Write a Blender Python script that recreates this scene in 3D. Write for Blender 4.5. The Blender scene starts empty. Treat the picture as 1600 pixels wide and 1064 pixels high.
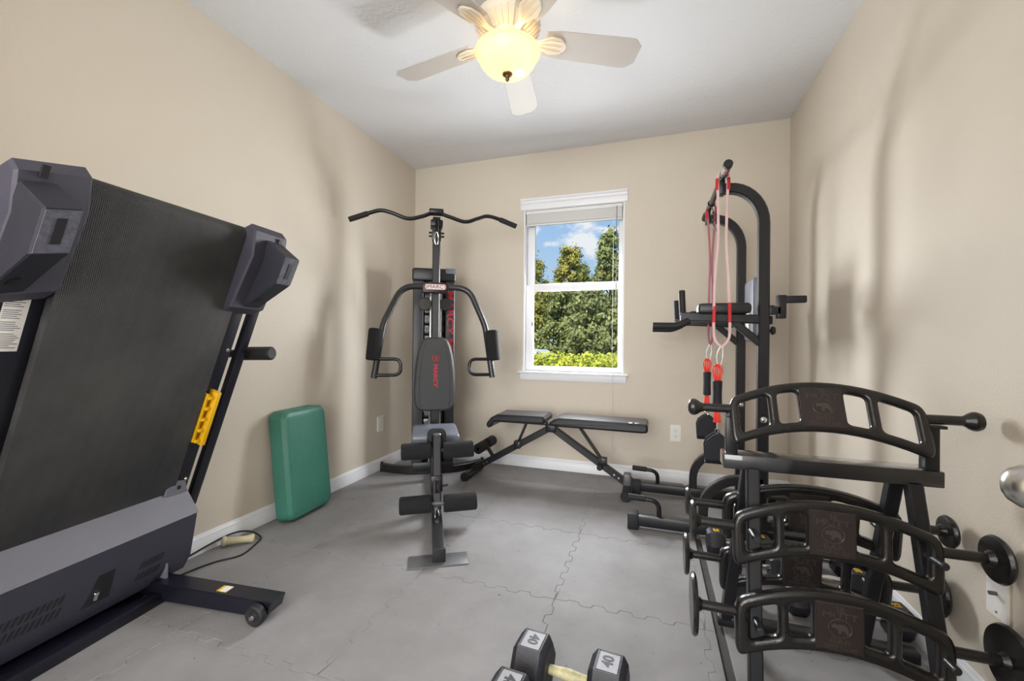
import bpy, bmesh, math, random
from mathutils import Vector, Matrix, noise as mnoise
random.seed(7)
scene = bpy.context.scene
col = scene.collection
V = Vector
PI = math.pi

# ------------------------------------------------------------------ camera
F_PX = 657.38
YAW, PITCH, ROLL, CAM_H = math.radians(18.3745), math.radians(0.2177), math.radians(0.569), 1.01447
ROOM_D, ROOM_L, ROOM_R, ROOM_H = 3.3118, 2.0311, 0.8848, 2.56
fw = V((-math.sin(YAW)*math.cos(PITCH), math.cos(YAW)*math.cos(PITCH), math.sin(PITCH)))
rt0 = V((math.cos(YAW), math.sin(YAW), 0)); up0 = rt0.cross(fw)
rt = math.cos(ROLL)*rt0 + math.sin(ROLL)*up0
up = -math.sin(ROLL)*rt0 + math.cos(ROLL)*up0
cam_d = bpy.data.cameras.new('camera'); cam_d.sensor_width = 36; cam_d.sensor_fit = 'HORIZONTAL'
cam_d.lens = F_PX*36/1600; cam_d.clip_start = 0.02
cam = bpy.data.objects.new('camera', cam_d); col.objects.link(cam)
cam.matrix_world = Matrix(((rt.x, up.x, -fw.x, 0), (rt.y, up.y, -fw.y, 0), (rt.z, up.z, -fw.z, CAM_H), (0, 0, 0, 1)))
scene.camera = cam

# ------------------------------------------------------------------ world, sun, large lights, exposure
vs = scene.view_settings
vs.view_transform = 'Standard'; vs.look = 'None'; vs.gamma = 1.0; vs.use_curve_mapping = False
vs.exposure = 0.0
scene.display_settings.display_device = 'sRGB'
w = bpy.data.worlds.new('sky'); scene.world = w; w.use_nodes = True
nt = w.node_tree; nt.nodes.clear()
wo = nt.nodes.new('ShaderNodeOutputWorld'); bg = nt.nodes.new('ShaderNodeBackground')
tc = nt.nodes.new('ShaderNodeTexCoord'); sep = nt.nodes.new('ShaderNodeSeparateXYZ')
ramp = nt.nodes.new('ShaderNodeValToRGB')
ramp.color_ramp.elements[0].position = 0.0; ramp.color_ramp.elements[0].color = (0.62, 0.80, 0.97, 1)
ramp.color_ramp.elements[1].position = 0.55; ramp.color_ramp.elements[1].color = (0.13, 0.38, 0.82, 1)
mp = nt.nodes.new('ShaderNodeMapping'); mp.inputs['Scale'].default_value = (1, 1, 1.9)
nz = nt.nodes.new('ShaderNodeTexNoise'); nz.inputs['Scale'].default_value = 11; nz.inputs['Detail'].default_value = 5; nz.inputs['Roughness'].default_value = 0.5
cr = nt.nodes.new('ShaderNodeValToRGB'); cr.color_ramp.elements[0].position = 0.56; cr.color_ramp.elements[1].position = 0.66
mx = nt.nodes.new('ShaderNodeMixRGB'); mx.inputs[2].default_value = (0.93, 0.95, 1.0, 1)
L = nt.links.new
L(tc.outputs['Generated'], sep.inputs[0]); L(sep.outputs['Z'], ramp.inputs[0])
L(tc.outputs['Generated'], mp.inputs[0]); L(mp.outputs[0], nz.inputs['Vector']); L(nz.outputs['Fac'], cr.inputs[0])
L(cr.outputs[0], mx.inputs[0]); L(ramp.outputs[0], mx.inputs[1]); L(mx.outputs[0], bg.inputs[0]); L(bg.outputs[0], wo.inputs[0])
bg.inputs[1].default_value = 0.95

def light(name, kind, loc, energy, color=(1, 1, 1), target=None, **kw):
    ld = bpy.data.lights.new(name, kind); ld.energy = energy; ld.color = color
    for k, v_ in kw.items(): setattr(ld, k, v_)
    o = bpy.data.objects.new(name, ld); col.objects.link(o); o.location = loc
    if target is not None: o.rotation_euler = (V(target)-V(loc)).to_track_quat('-Z', 'Y').to_euler()
    return o
light('sun', 'SUN', (0, -5, 12), 5.0, (1.0, 0.94, 0.82), target=(1.5, 1.0, 5.5), angle=0.01)
# daylight falling in through the window over the bench
light('window_daylight', 'AREA', (-0.60, ROOM_D+0.125, 1.34), 53, (0.96, 0.98, 1.0), target=(-0.42, 1.3, 0.72), shape='RECTANGLE', size=0.40, size_y=0.80)
# added fill: two made-up unseen lamps in the hall behind the doorway
light('hall_fill', 'AREA', (-0.65, -2.9, 1.30), 168, (0.96, 0.98, 1.0), target=(-0.60, 2.0, 1.40), shape='RECTANGLE', size=2.4, size_y=2.2)
light('hall_top_fill', 'AREA', (-0.75, -1.3, 2.50), 25, (1.0, 0.95, 0.88), target=(-0.75, -1.2, 0.0), shape='DISK', size=0.5)

# ------------------------------------------------------------------ materials
def lin(c):
    c = c/255
    return c/12.92 if c <= 0.04045 else ((c+0.055)/1.055)**2.4
def rgb(r, g, b): return (lin(r), lin(g), lin(b), 1)
MATS = {}
def mat(name, color, rough=0.5, metal=0.0, var=0.0, vscale=8, bump=0.0, bscale=80, spec=0.5, emit=None, estr=0, rvar=0.0, coat=0.0):
    m = bpy.data.materials.new(name); m.use_nodes = True; t = m.node_tree; b = t.nodes['Principled BSDF']
    b.inputs['Base Color'].default_value = color; b.inputs['Roughness'].default_value = rough; b.inputs['Metallic'].default_value = metal
    b.inputs['Specular IOR Level'].default_value = spec; b.inputs['Coat Weight'].default_value = coat
    if emit: b.inputs['Emission Color'].default_value = emit; b.inputs['Emission Strength'].default_value = estr
    c = t.nodes.new('ShaderNodeTexCoord')
    if var or rvar:
        n = t.nodes.new('ShaderNodeTexNoise'); n.inputs['Scale'].default_value = vscale; n.inputs['Detail'].default_value = 5
        t.links.new(c.outputs['Object'], n.inputs['Vector'])
        if var:
            r_ = t.nodes.new('ShaderNodeValToRGB'); e = r_.color_ramp.elements
            e[0].position = 0.3; e[1].position = 0.7
            e[0].color = tuple(x*(1-var) for x in color[:3])+(1,); e[1].color = tuple(min(1, x*(1+var)) for x in color[:3])+(1,)
            t.links.new(n.outputs['Fac'], r_.inputs[0]); t.links.new(r_.outputs[0], b.inputs['Base Color'])
        if rvar:
            mr = t.nodes.new('ShaderNodeMapRange'); mr.inputs['To Min'].default_value = max(0, rough-rvar); mr.inputs['To Max'].default_value = min(1, rough+rvar)
            t.links.new(n.outputs['Fac'], mr.inputs[0]); t.links.new(mr.outputs[0], b.inputs['Roughness'])
    if bump:
        n2 = t.nodes.new('ShaderNodeTexNoise'); n2.inputs['Scale'].default_value = bscale; n2.inputs['Detail'].default_value = 3
        t.links.new(c.outputs['Object'], n2.inputs['Vector'])
        bp = t.nodes.new('ShaderNodeBump'); bp.inputs['Strength'].default_value = bump; bp.inputs['Distance'].default_value = 0.01
        t.links.new(n2.outputs['Fac'], bp.inputs['Height']); t.links.new(bp.outputs[0], b.inputs['Normal'])
    MATS[name] = m
    return m
M_WALL = mat('beige_wall', rgb(216, 206, 191), 0.55, bump=0.12, bscale=140, var=0.015, vscale=2, spec=0.3)
M_CEIL = mat('ceiling_white', rgb(232, 233, 236), 0.7, bump=0.35, bscale=45, spec=0.2)
M_TRIM = mat('white_trim', rgb(238, 239, 243), 0.35, var=0.01)
M_VINYL = mat('white_vinyl', rgb(240, 241, 244), 0.35, var=0.01)
M_SLAT = mat('blind_slat', rgb(232, 232, 230), 0.45, var=0.01)
M_PLATE = mat('outlet_plastic', rgb(238, 236, 230), 0.3, var=0.01)
M_SLOT = mat('dark_slot', rgb(25, 25, 26), 0.5, var=0.05)
M_SUB = mat('concrete_subfloor', rgb(66, 62, 60), 0.7, var=0.2, vscale=20)
M_BLK = mat('black_powder_coat', rgb(27, 27, 31), 0.36, bump=0.05, bscale=500, var=0.06, spec=0.5)
M_BLKG = mat('black_gloss_paint', rgb(20, 20, 23), 0.2, var=0.06, spec=0.5, rvar=0.06, vscale=14)
M_BEAM = mat('black_clear_coated_steel', rgb(24, 24, 28), 0.3, coat=1.0, var=0.05)
M_GUN = mat('gunmetal_tube', rgb(64, 64, 66), 0.3, 0.55, var=0.05)
M_FOAM = mat('black_foam', rgb(24, 24, 26), 0.92, bump=0.3, bscale=300, var=0.1)
M_RUB = mat('black_rubber', rgb(24, 24, 26), 0.65, bump=0.1, bscale=200, var=0.06)
M_VIN = mat('black_vinyl_pad', rgb(38, 38, 41), 0.36, bump=0.06, bscale=260, var=0.05)
M_VINM = mat('charcoal_vinyl_pad', rgb(58, 59, 61), 0.55, bump=0.1, bscale=350, var=0.05)
M_SEATG = mat('grey_vinyl_and_seat_sheen', rgb(112, 116, 128), 0.35, bump=0.05, bscale=200, var=0.05)
M_CHR = mat('chrome', rgb(215, 215, 215), 0.14, 1.0, var=0.02)
M_NICK = mat('satin_nickel', rgb(196, 194, 190), 0.28, 1.0, var=0.02)
M_IRON = mat('cast_iron_black', rgb(32, 30, 29), 0.25, bump=0.08, bscale=160, var=0.08, spec=0.6, rvar=0.05, vscale=20)
M_PLAQ = mat('cast_plaque_brown', rgb(46, 38, 36), 0.42, bump=0.1, bscale=120, var=0.1)
M_PLAQL = mat('worn_raised_lettering', rgb(72, 63, 58), 0.35, var=0.15, vscale=60)
M_RED = mat('red_print', rgb(196, 32, 48), 0.5, var=0.03)
M_WHITEP = mat('white_print', rgb(235, 232, 228), 0.5, var=0.02)
M_YEL = mat('yellow_plastic', rgb(238, 184, 18), 0.42, var=0.05)
M_TPLAS = mat('treadmill_plastic', rgb(62, 60, 72), 0.5, bump=0.2, bscale=420, var=0.06)
M_TDARK = mat('treadmill_dark_plastic', rgb(35, 35, 45), 0.5, bump=0.2, bscale=420, var=0.06)
M_TMET = mat('treadmill_frame', rgb(22, 22, 34), 0.32, var=0.05)
M_HOOD = mat('motor_hood_plastic', rgb(54, 53, 66), 0.5, bump=0.2, bscale=420, var=0.05)
M_SILVP = mat('grey_plastic_and_lit_hood', rgb(104, 103, 112), 0.45, bump=0.15, bscale=420, var=0.04)  # also carries the painted light of the hood's upper strip
M_WORN = mat('worn_grey_rubber', rgb(92, 92, 104), 0.75, bump=0.3, bscale=120, var=0.25, vscale=60)
M_GREEN = mat('teal_green_plastic', rgb(62, 124, 107), 0.45, bump=0.12, bscale=60, var=0.06, vscale=5)
M_CREAM = mat('cream_plastic', rgb(206, 196, 160), 0.45, var=0.06)
M_CORD = mat('black_cord', rgb(28, 28, 30), 0.5, var=0.05)
M_FANW = mat('fan_ivory', rgb(238, 226, 204), 0.45, var=0.03)
M_BLADE = mat('fan_blade', rgb(202, 195, 188), 0.5, var=0.03, vscale=3)
M_BRONZE = mat('antique_bronze', rgb(110, 84, 48), 0.35, 0.7, var=0.2, vscale=60)
M_HEX = mat('hex_rubber', rgb(36, 36, 43), 0.5, bump=0.12, bscale=150, var=0.1)
M_HEXT = mat('grey_paint_panel', rgb(158, 158, 166), 0.5, var=0.08, vscale=40)
M_TAPE = mat('cream_handle_wrap', rgb(188, 180, 138), 0.5, var=0.3, vscale=50)
M_BANDP = mat('pink_white_latex', rgb(222, 190, 190), 0.4, var=0.1)
M_BANDR = mat('red_latex', rgb(198, 30, 36), 0.4, var=0.08)
M_BANDD = mat('dusty_pink_latex', rgb(168, 104, 112), 0.45, var=0.1)
M_ORED = mat('bright_red_cord', rgb(236, 62, 44), 0.45, var=0.08)
M_DRED = mat('dark_red_sleeve', rgb(120, 22, 28), 0.5, var=0.1)
M_NEO = mat('black_neoprene', rgb(22, 24, 32), 0.7, bump=0.1, bscale=300, var=0.08)
M_STEELD = mat('brushed_grey_steel', rgb(104, 104, 106), 0.45, 0.3, var=0.06)
M_SHROUD = mat('grey_shroud', rgb(60, 61, 66), 0.4, var=0.04)
M_NAVY = mat('navy_shroud', rgb(40, 41, 54), 0.35, var=0.04)
M_GRASS = mat('lawn_grass', rgb(96, 112, 52), 0.9, var=0.3, vscale=6)
M_BARK = mat('tree_bark', rgb(86, 72, 58), 0.9, var=0.3, vscale=12, bump=0.5, bscale=30)
M_STUCCO = mat('white_stucco', rgb(236, 238, 242), 0.8, bump=0.1, bscale=40, var=0.02)
M_ROOF = mat('grey_shingle', rgb(150, 146, 142), 0.8, var=0.15, vscale=10)
M_DOOR = mat('white_door_paint', rgb(238, 238, 238), 0.4, var=0.01)

def leafmat(name, c1, c2):
    m = bpy.data.materials.new(name); m.use_nodes = True; t = m.node_tree; b = t.nodes['Principled BSDF']
    c = t.nodes.new('ShaderNodeTexCoord'); n = t.nodes.new('ShaderNodeTexNoise'); n.inputs['Scale'].default_value = 4.0; n.inputs['Detail'].default_value = 6; n.inputs['Roughness'].default_value = 0.8
    r_ = t.nodes.new('ShaderNodeValToRGB'); r_.color_ramp.elements[0].position = 0.38; r_.color_ramp.elements[1].position = 0.62
    r_.color_ramp.elements[0].color = c1; r_.color_ramp.elements[1].color = c2
    t.links.new(c.outputs['Object'], n.inputs['Vector']); t.links.new(n.outputs['Fac'], r_.inputs[0]); t.links.new(r_.outputs[0], b.inputs['Base Color'])
    b.inputs['Roughness'].default_value = 0.6
    return m
M_LEAF1 = leafmat('leaf_olive', rgb(84, 92, 34), rgb(196, 184, 84))
M_LEAF2 = leafmat('leaf_deep_green', rgb(68, 80, 38), rgb(168, 172, 100))
M_LEAF3 = leafmat('leaf_hedge_yellow', rgb(128, 142, 30), rgb(232, 230, 84))

def mat_glass():
    m = bpy.data.materials.new('window_glass'); m.use_nodes = True; t = m.node_tree; t.nodes.clear()
    o = t.nodes.new('ShaderNodeOutputMaterial'); mixs = t.nodes.new('ShaderNodeMixShader'); tr = t.nodes.new('ShaderNodeBsdfTransparent'); gl = t.nodes.new('ShaderNodeBsdfGlossy')
    fr = t.nodes.new('ShaderNodeFresnel'); fr.inputs[0].default_value = 1.06; gl.inputs['Roughness'].default_value = 0.02
    tr.inputs[0].default_value = (0.97, 0.98, 0.98, 1)
    t.links.new(fr.outputs[0], mixs.inputs[0]); t.links.new(tr.outputs[0], mixs.inputs[1]); t.links.new(gl.outputs[0], mixs.inputs[2]); t.links.new(mixs.outputs[0], o.inputs[0])
    return m
M_GLASS = mat_glass()
def mat_bowl():
    m = bpy.data.materials.new('alabaster_bowl_glass'); m.use_nodes = True; t = m.node_tree; t.nodes.clear()
    o = t.nodes.new('ShaderNodeOutputMaterial'); mixs = t.nodes.new('ShaderNodeMixShader'); tl = t.nodes.new('ShaderNodeBsdfTranslucent'); gl = t.nodes.new('ShaderNodeBsdfPrincipled')
    c = t.nodes.new('ShaderNodeTexCoord'); n = t.nodes.new('ShaderNodeTexNoise'); n.inputs['Scale'].default_value = 9; n.inputs['Detail'].default_value = 4
    r_ = t.nodes.new('ShaderNodeValToRGB'); r_.color_ramp.elements[0].color = rgb(246, 226, 190); r_.color_ramp.elements[1].color = rgb(255, 246, 228)
    t.links.new(c.outputs['Object'], n.inputs['Vector']); t.links.new(n.outputs['Fac'], r_.inputs[0])
    t.links.new(r_.outputs[0], tl.inputs[0]); t.links.new(r_.outputs[0], gl.inputs['Base Color']); gl.inputs['Roughness'].default_value = 0.3; gl.inputs['Emission Color'].default_value = rgb(255, 232, 190); gl.inputs['Emission Strength'].default_value = 0.5
    mixs.inputs[0].default_value = 0.5
    t.links.new(tl.outputs[0], mixs.inputs[1]); t.links.new(gl.outputs[0], mixs.inputs[2]); t.links.new(mixs.outputs[0], o.inputs[0])
    return m
M_BOWL = mat_bowl()
def mat_mat():
    m = mat('grey_foam_mat', rgb(150, 148, 148), 0.62, spec=0.28)
    t = m.node_tree; b = t.nodes['Principled BSDF']
    g = t.nodes.new('ShaderNodeNewGeometry')
    n = t.nodes.new('ShaderNodeTexNoise'); n.inputs['Scale'].default_value = 3.0; n.inputs['Detail'].default_value = 7; n.inputs['Roughness'].default_value = 0.65
    r_ = t.nodes.new('ShaderNodeValToRGB'); r_.color_ramp.elements[0].position = 0.3; r_.color_ramp.elements[1].position = 0.7
    r_.color_ramp.elements[0].color = rgb(131, 129, 129); r_.color_ramp.elements[1].color = rgb(151, 149, 150)
    n2 = t.nodes.new('ShaderNodeTexNoise'); n2.inputs['Scale'].default_value = 55; n2.inputs['Detail'].default_value = 2
    r2 = t.nodes.new('ShaderNodeValToRGB'); r2.color_ramp.elements[0].position = 0.235; r2.color_ramp.elements[1].position = 0.255
    r2.color_ramp.elements[0].color = (0.35, 0.35, 0.35, 1)
    mm = t.nodes.new('ShaderNodeMixRGB'); mm.blend_type = 'MULTIPLY'; mm.inputs[0].default_value = 1
    for a, bb in ((g.outputs['Position'], n.inputs['Vector']), (g.outputs['Position'], n2.inputs['Vector']), (n.outputs['Fac'], r_.inputs[0]), (n2.outputs['Fac'], r2.inputs[0]),
                  (r_.outputs[0], mm.inputs[1]), (r2.outputs[0], mm.inputs[2]), (mm.outputs[0], b.inputs['Base Color'])): t.links.new(a, bb)
    # slow waves of the foam plus a fine leathery grain
    n3 = t.nodes.new('ShaderNodeTexNoise'); n3.inputs['Scale'].default_value = 2.2; n3.inputs['Detail'].default_value = 2
    n4 = t.nodes.new('ShaderNodeTexNoise'); n4.inputs['Scale'].default_value = 90; n4.inputs['Detail'].default_value = 4
    t.links.new(g.outputs['Position'], n3.inputs['Vector']); t.links.new(g.outputs['Position'], n4.inputs['Vector'])
    b1 = t.nodes.new('ShaderNodeBump'); b1.inputs['Strength'].default_value = 0.5; b1.inputs['Distance'].default_value = 0.05
    b2 = t.nodes.new('ShaderNodeBump'); b2.inputs['Strength'].default_value = 0.22; b2.inputs['Distance'].default_value = 0.004
    t.links.new(n3.outputs['Fac'], b1.inputs['Height']); t.links.new(n4.outputs['Fac'], b2.inputs['Height'])
    t.links.new(b1.outputs[0], b2.inputs['Normal']); t.links.new(b2.outputs[0], b.inputs['Normal'])
    return m
M_MAT = mat_mat()
def mat_belt():
    m = mat('woven_belt', rgb(44, 44, 46), 0.62, spec=0.35)
    t = m.node_tree; b = t.nodes['Principled BSDF']
    c = t.nodes.new('ShaderNodeTexCoord'); mp_ = t.nodes.new('ShaderNodeMapping'); mp_.inputs['Rotation'].default_value = (0, math.radians(-20), 0)
    chk = t.nodes.new('ShaderNodeTexVoronoi'); chk.inputs['Scale'].default_value = 210; chk.inputs['Randomness'].default_value = 0.15
    n = t.nodes.new('ShaderNodeTexNoise'); n.inputs['Scale'].default_value = 3; n.inputs['Detail'].default_value = 4
    r_ = t.nodes.new('ShaderNodeValToRGB'); r_.color_ramp.elements[0].position = 0.35; r_.color_ramp.elements[1].position = 0.7
    r_.color_ramp.elements[0].color = rgb(46, 46, 47); r_.color_ramp.elements[1].color = rgb(74, 73, 71)
    bp = t.nodes.new('ShaderNodeBump'); bp.inputs['Strength'].default_value = 0.6; bp.inputs['Distance'].default_value = 0.004
    t.links.new(c.outputs['Object'], mp_.inputs[0]); t.links.new(mp_.outputs[0], chk.inputs['Vector']); t.links.new(c.outputs['Object'], n.inputs['Vector'])
    t.links.new(n.outputs['Fac'], r_.inputs[0]); t.links.new(r_.outputs[0], b.inputs['Base Color'])
    t.links.new(chk.outputs['Distance'], bp.inputs['Height']); t.links.new(bp.outputs[0], b.inputs['Normal'])
    return m
M_BELT = mat_belt()

# ------------------------------------------------------------------ mesh helpers
ORG = {}
class Fr:
    """local frame: origin + three axes"""
    def __init__(s, o=(0, 0, 0), x=(1, 0, 0), y=(0, 1, 0), z=(0, 0, 1)):
        s.o, s.x, s.y, s.z = V(o), V(x), V(y), V(z)
    def __call__(s, p): return s.o + p[0]*s.x + p[1]*s.y + p[2]*s.z
ID = Fr()
def fillet(pts, r, n=5):
    pts = [V(p) for p in pts]; out = [pts[0]]
    for i in range(1, len(pts)-1):
        a, b, c = pts[i-1], pts[i], pts[i+1]
        rr = r[i-1] if isinstance(r, (list, tuple)) else r
        d1 = (a-b); d2 = (c-b); l1, l2 = d1.length, d2.length
        rr = min(rr, l1*0.49, l2*0.49)
        p1 = b+d1/l1*rr; p2 = b+d2/l2*rr
        for k in range(n+1):
            t = k/n; out.append((1-t)**2*p1+2*t*(1-t)*b+t*t*p2)
    out.append(pts[-1]); return out
def circ(r, n=16): return [(r*math.cos(2*PI*k/n), r*math.sin(2*PI*k/n)) for k in range(n)]
def rrect(w_, h_, r=0.004, n=1):
    o = []
    for cx, cy, a0 in ((w_/2-r, h_/2-r, 0), (-w_/2+r, h_/2-r, 90), (-w_/2+r, -h_/2+r, 180), (w_/2-r, -h_/2+r, 270)):
        for k in range(n+1):
            a = math.radians(a0+90*k/n); o.append((cx+r*math.cos(a), cy+r*math.sin(a)))
    return o
class MB:
    def __init__(s): s.v = []; s.f = []
    def add(s, vs_, fs_):
        o = len(s.v); s.v += [V(v_) for v_ in vs_]; s.f += [tuple(i+o for i in f_) for f_ in fs_]; return s
    def box(s, lo, hi, fr=ID, b=0.0, seg=2):
        lo, hi = V(lo), V(hi); c = (lo+hi)/2; d = hi-lo
        bm = bmesh.new(); bmesh.ops.create_cube(bm, size=1)
        for v_ in bm.verts: v_.co = V((v_.co.x*d.x, v_.co.y*d.y, v_.co.z*d.z))
        if b > 0: bmesh.ops.bevel(bm, geom=list(bm.edges), offset=min(b, abs(min(d))*0.45), segments=seg, profile=0.5, affect='EDGES')
        bm.verts.index_update()
        s.add([fr(c+v_.co) for v_ in bm.verts], [[q.index for q in f_.verts] for f_ in bm.faces]); bm.free(); return s
    def sweep(s, path, prof, fr=ID, closed=False, upv=(0, 0, 1), scale=None):
        P = [fr(p) for p in path]; n = len(P); m = len(prof); U = V(upv)
        rings = []
        for i in range(n):
            if closed: t = P[(i+1) % n]-P[i-1]
            else: t = P[min(i+1, n-1)]-P[max(i-1, 0)]
            t.normalize()
            sx = U.cross(t)
            if sx.length < 1e-3: sx = V((1, 0, 0)).cross(t) if abs(t.x) < 0.9 else V((0, 1, 0)).cross(t)
            sx.normalize(); sy = t.cross(sx)
            k = scale[i] if scale else 1
            rings.append([P[i]+sx*(a*k)+sy*(b*k) for a, b in prof])
        vs_ = [p for r_ in rings for p in r_]; fs_ = []
        for i in range(n if closed else n-1):
            for j in range(m):
                a = i*m+j; b = i*m+(j+1) % m; c = ((i+1) % n)*m
                fs_.append((a, b, c+(j+1) % m, c+j))
        if not closed: fs_ += [tuple(reversed(range(m))), tuple(range((n-1)*m, n*m))]
        return s.add(vs_, fs_)
    def tube(s, path, r, fr=ID, n=16, closed=False, upv=(0.13, 0.21, 0.97)): return s.sweep(path, circ(r, n), fr, closed, upv)
    def rod(s, a, b, r, fr=ID, n=16, b_=0.0):
        """cylinder with softened rims"""
        A, B = fr(a), fr(b); ax = (B-A); Ln = ax.length; ax.normalize()
        e = b_ if b_ else min(r*0.12, Ln*0.2)
        return s.lathe([(0, 0), (r-e, 0), (r, e), (r, Ln-e), (r-e, Ln), (0, Ln)], A, ax, n)
    def lathe(s, prof, o, ax, n=20):
        o = V(o); ax = V(ax).normalized(); sx = ax.orthogonal().normalized(); sy = ax.cross(sx)
        vs_ = []; fs_ = []; idx = []
        for r_, h_ in prof:
            if r_ < 1e-6: idx.append([len(vs_)]); vs_.append(o+ax*h_)
            else:
                idx.append(list(range(len(vs_), len(vs_)+n)))
                vs_ += [o+ax*h_+(sx*math.cos(2*PI*k/n)+sy*math.sin(2*PI*k/n))*r_ for k in range(n)]
        for a, b in zip(idx, idx[1:]):
            for k in range(n):
                k2 = (k+1) % n
                if len(a) == 1 and len(b) == 1: continue
                if len(a) == 1: fs_.append((a[0], b[k], b[k2]))
                elif len(b) == 1: fs_.append((a[k2], a[k], b[0]))
                else: fs_.append((a[k2], a[k], b[k], b[k2]))
        return s.add(vs_, fs_)
    def prism(s, poly, fr, d0, d1, b=0.0):
        """2D polygon (in fr.x, fr.y) extruded along fr.z from d0 to d1, rims softened by b"""
        n = len(poly)
        def off(k):
            o = []
            area = sum(poly[i][0]*poly[(i+1) % n][1]-poly[(i+1) % n][0]*poly[i][1] for i in range(n))
            sg = 1 if area > 0 else -1
            for i in range(n):
                a, p, c = V(poly[i-1]), V(poly[i]), V(poly[(i+1) % n])
                t1 = (p-a).normalized() if (p-a).length else V((1, 0)); t2 = (c-p).normalized() if (c-p).length else t1
                n1 = V((-t1.y, t1.x)); n2 = V((-t2.y, t2.x)); nn = n1+n2
                if nn.length < 1e-5: nn = n1.copy()
                nn.normalize(); dd = max(0.5, nn.dot(n1))
                o.append(p+nn*sg*k/dd)
            return o
        layers = [(off(b), d0), (poly, d0+b), (poly, d1-b), (off(b), d1)] if b > 0 else [(poly, d0), (poly, d1)]
        vs_ = [fr((p[0], p[1], d_)) for pl, d_ in layers for p in pl]; fs_ = []
        for l in range(len(layers)-1):
            for i in range(n): fs_.append((l*n+i, l*n+(i+1) % n, (l+1)*n+(i+1) % n, (l+1)*n+i))
        fs_ += [tuple(reversed(range(n))), tuple(range((len(layers)-1)*n, len(layers)*n))]
        return s.add(vs_, fs_)
    def build(s, name, material, parent=None, smooth=True, label=None):
        o0 = ORG.get(parent, V((0, 0, 0)))
        me = bpy.data.meshes.new(name); me.from_pydata([v_-o0 for v_ in s.v], [], s.f)
        bm = bmesh.new(); bm.from_mesh(me); bmesh.ops.recalc_face_normals(bm, faces=bm.faces); bm.to_mesh(me); bm.free()
        if smooth:
            me.polygons.foreach_set('use_smooth', [True]*len(me.polygons)); me.set_sharp_from_angle(angle=math.radians(28))
        me.materials.append(material)
        o = bpy.data.objects.new(name, me); col.objects.link(o)
        if parent: o.parent = parent
        ORG[o] = o0
        if label: o['label'] = label
        return o
def tag(o, label, cat, group=None):
    o['label'] = label; o['category'] = cat
    if group: o['group'] = group
    return o
def thing(name, loc, label, cat, group=None):
    o = bpy.data.objects.new(name, None); col.objects.link(o); o.location = loc; o.empty_display_size = 0.1
    ORG[o] = V(loc); return tag(o, label, cat, group)
def struct(name, mb, m, parent=None):
    o = mb.build(name, m, parent)
    if parent is None: o['kind'] = 'structure'
    return o
def copy_tree(o, parent=None):
    c = o.copy(); col.objects.link(c); c.parent = parent
    for ch in list(o.children): copy_tree(ch, c)
    return c
def text(name, body, size, fr, m, parent, ext=0.001, sx=1.0, bold=0.0):
    """lettering centred on the frame's origin, reading along fr.x"""
    cu = bpy.data.curves.new(name, 'FONT'); cu.body = body; cu.size = size; cu.align_x = 'CENTER'; cu.align_y = 'CENTER'; cu.extrude = ext; cu.offset = bold; cu.resolution_u = 3
    ob = bpy.data.objects.new(name, cu); me = bpy.data.meshes.new_from_object(ob)
    bpy.data.objects.remove(ob); bpy.data.curves.remove(cu)
    mb = MB(); mb.add([fr((v_.co.x*sx, v_.co.y, v_.co.z)) for v_ in me.vertices], [tuple(p.vertices) for p in me.polygons])
    bpy.data.meshes.remove(me)
    return mb.build(name, m, parent, smooth=False)

# ------------------------------------------------------------------ the room
D, XL, XR, H = ROOM_D, -ROOM_L, ROOM_R, ROOM_H
WT = 0.14
WX0, WX1, WZ0, WZ1 = -1.005, -0.203, 0.775, 2.105     # window opening
struct('wall_left', MB().box((XL-WT, -3.0, -0.05), (XL, D+WT, H+0.1)), M_WALL)
struct('wall_right', MB().box((XR, -3.0, -0.05), (XR+WT, D+WT, H+0.1)), M_WALL)
wb = MB()
wb.box((XL, D, -0.05), (WX0, D+WT, H)); wb.box((WX1, D, -0.05), (XR, D+WT, H)); wb.box((WX0, D, -0.05), (WX1, D+WT, WZ0)); wb.box((WX0, D, WZ1), (WX1, D+WT, H))
struct('wall_back', wb, M_WALL)
struct('ceiling', MB().box((XL-WT, -3.0, H), (XR+WT, D+WT, H+0.12)), M_CEIL)
floor = struct('floor', MB().box((XL-WT, -3.0, -0.12), (XR+WT, D+WT, -0.014)), M_SUB)
# front wall with the wide doorway the picture is taken from, and the hall behind it; opening enlarged to let the added fill in
DX0, DX1, DZ = -1.52, 0.10, 2.44
wf = MB(); wf.box((XL, -0.17, -0.014), (DX0, -0.05, H)); wf.box((DX1, -0.17, -0.014), (XR, -0.05, H)); wf.box((DX0, -0.17, DZ), (DX1, -0.05, H))
struct('wall_front', wf, M_WALL)
struct('wall_hall', MB().box((XL-WT, -3.12, -0.05), (XR+WT, -3.0, H+0.1)), M_WALL)
# baseboards: stepped profile
def baseboard(name, a, b, nrm):
    a, b, nrm = V(a), V(b), V(nrm); d = (b-a); ln = d.length; d.normalize()
    fr = Fr(a, nrm, (0, 0, 1), d)
    poly = [(0, -0.012), (0.015, -0.012), (0.015, 0.052), (0.012, 0.058), (0.012, 0.072), (0.008, 0.078), (0.006, 0.086), (0, 0.088)]
    return struct(name, MB().prism(poly, fr, 0, ln), M_TRIM)
baseboard('baseboard_left', (XL, -0.04, 0), (XL, D, 0), (1, 0, 0))
baseboard('baseboard_back', (XL, D, 0), (XR, D, 0), (0, -1, 0))
baseboard('baseboard_right', (XR, -0.04, 0), (XR, D, 0), (-1, 0, 0))

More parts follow.
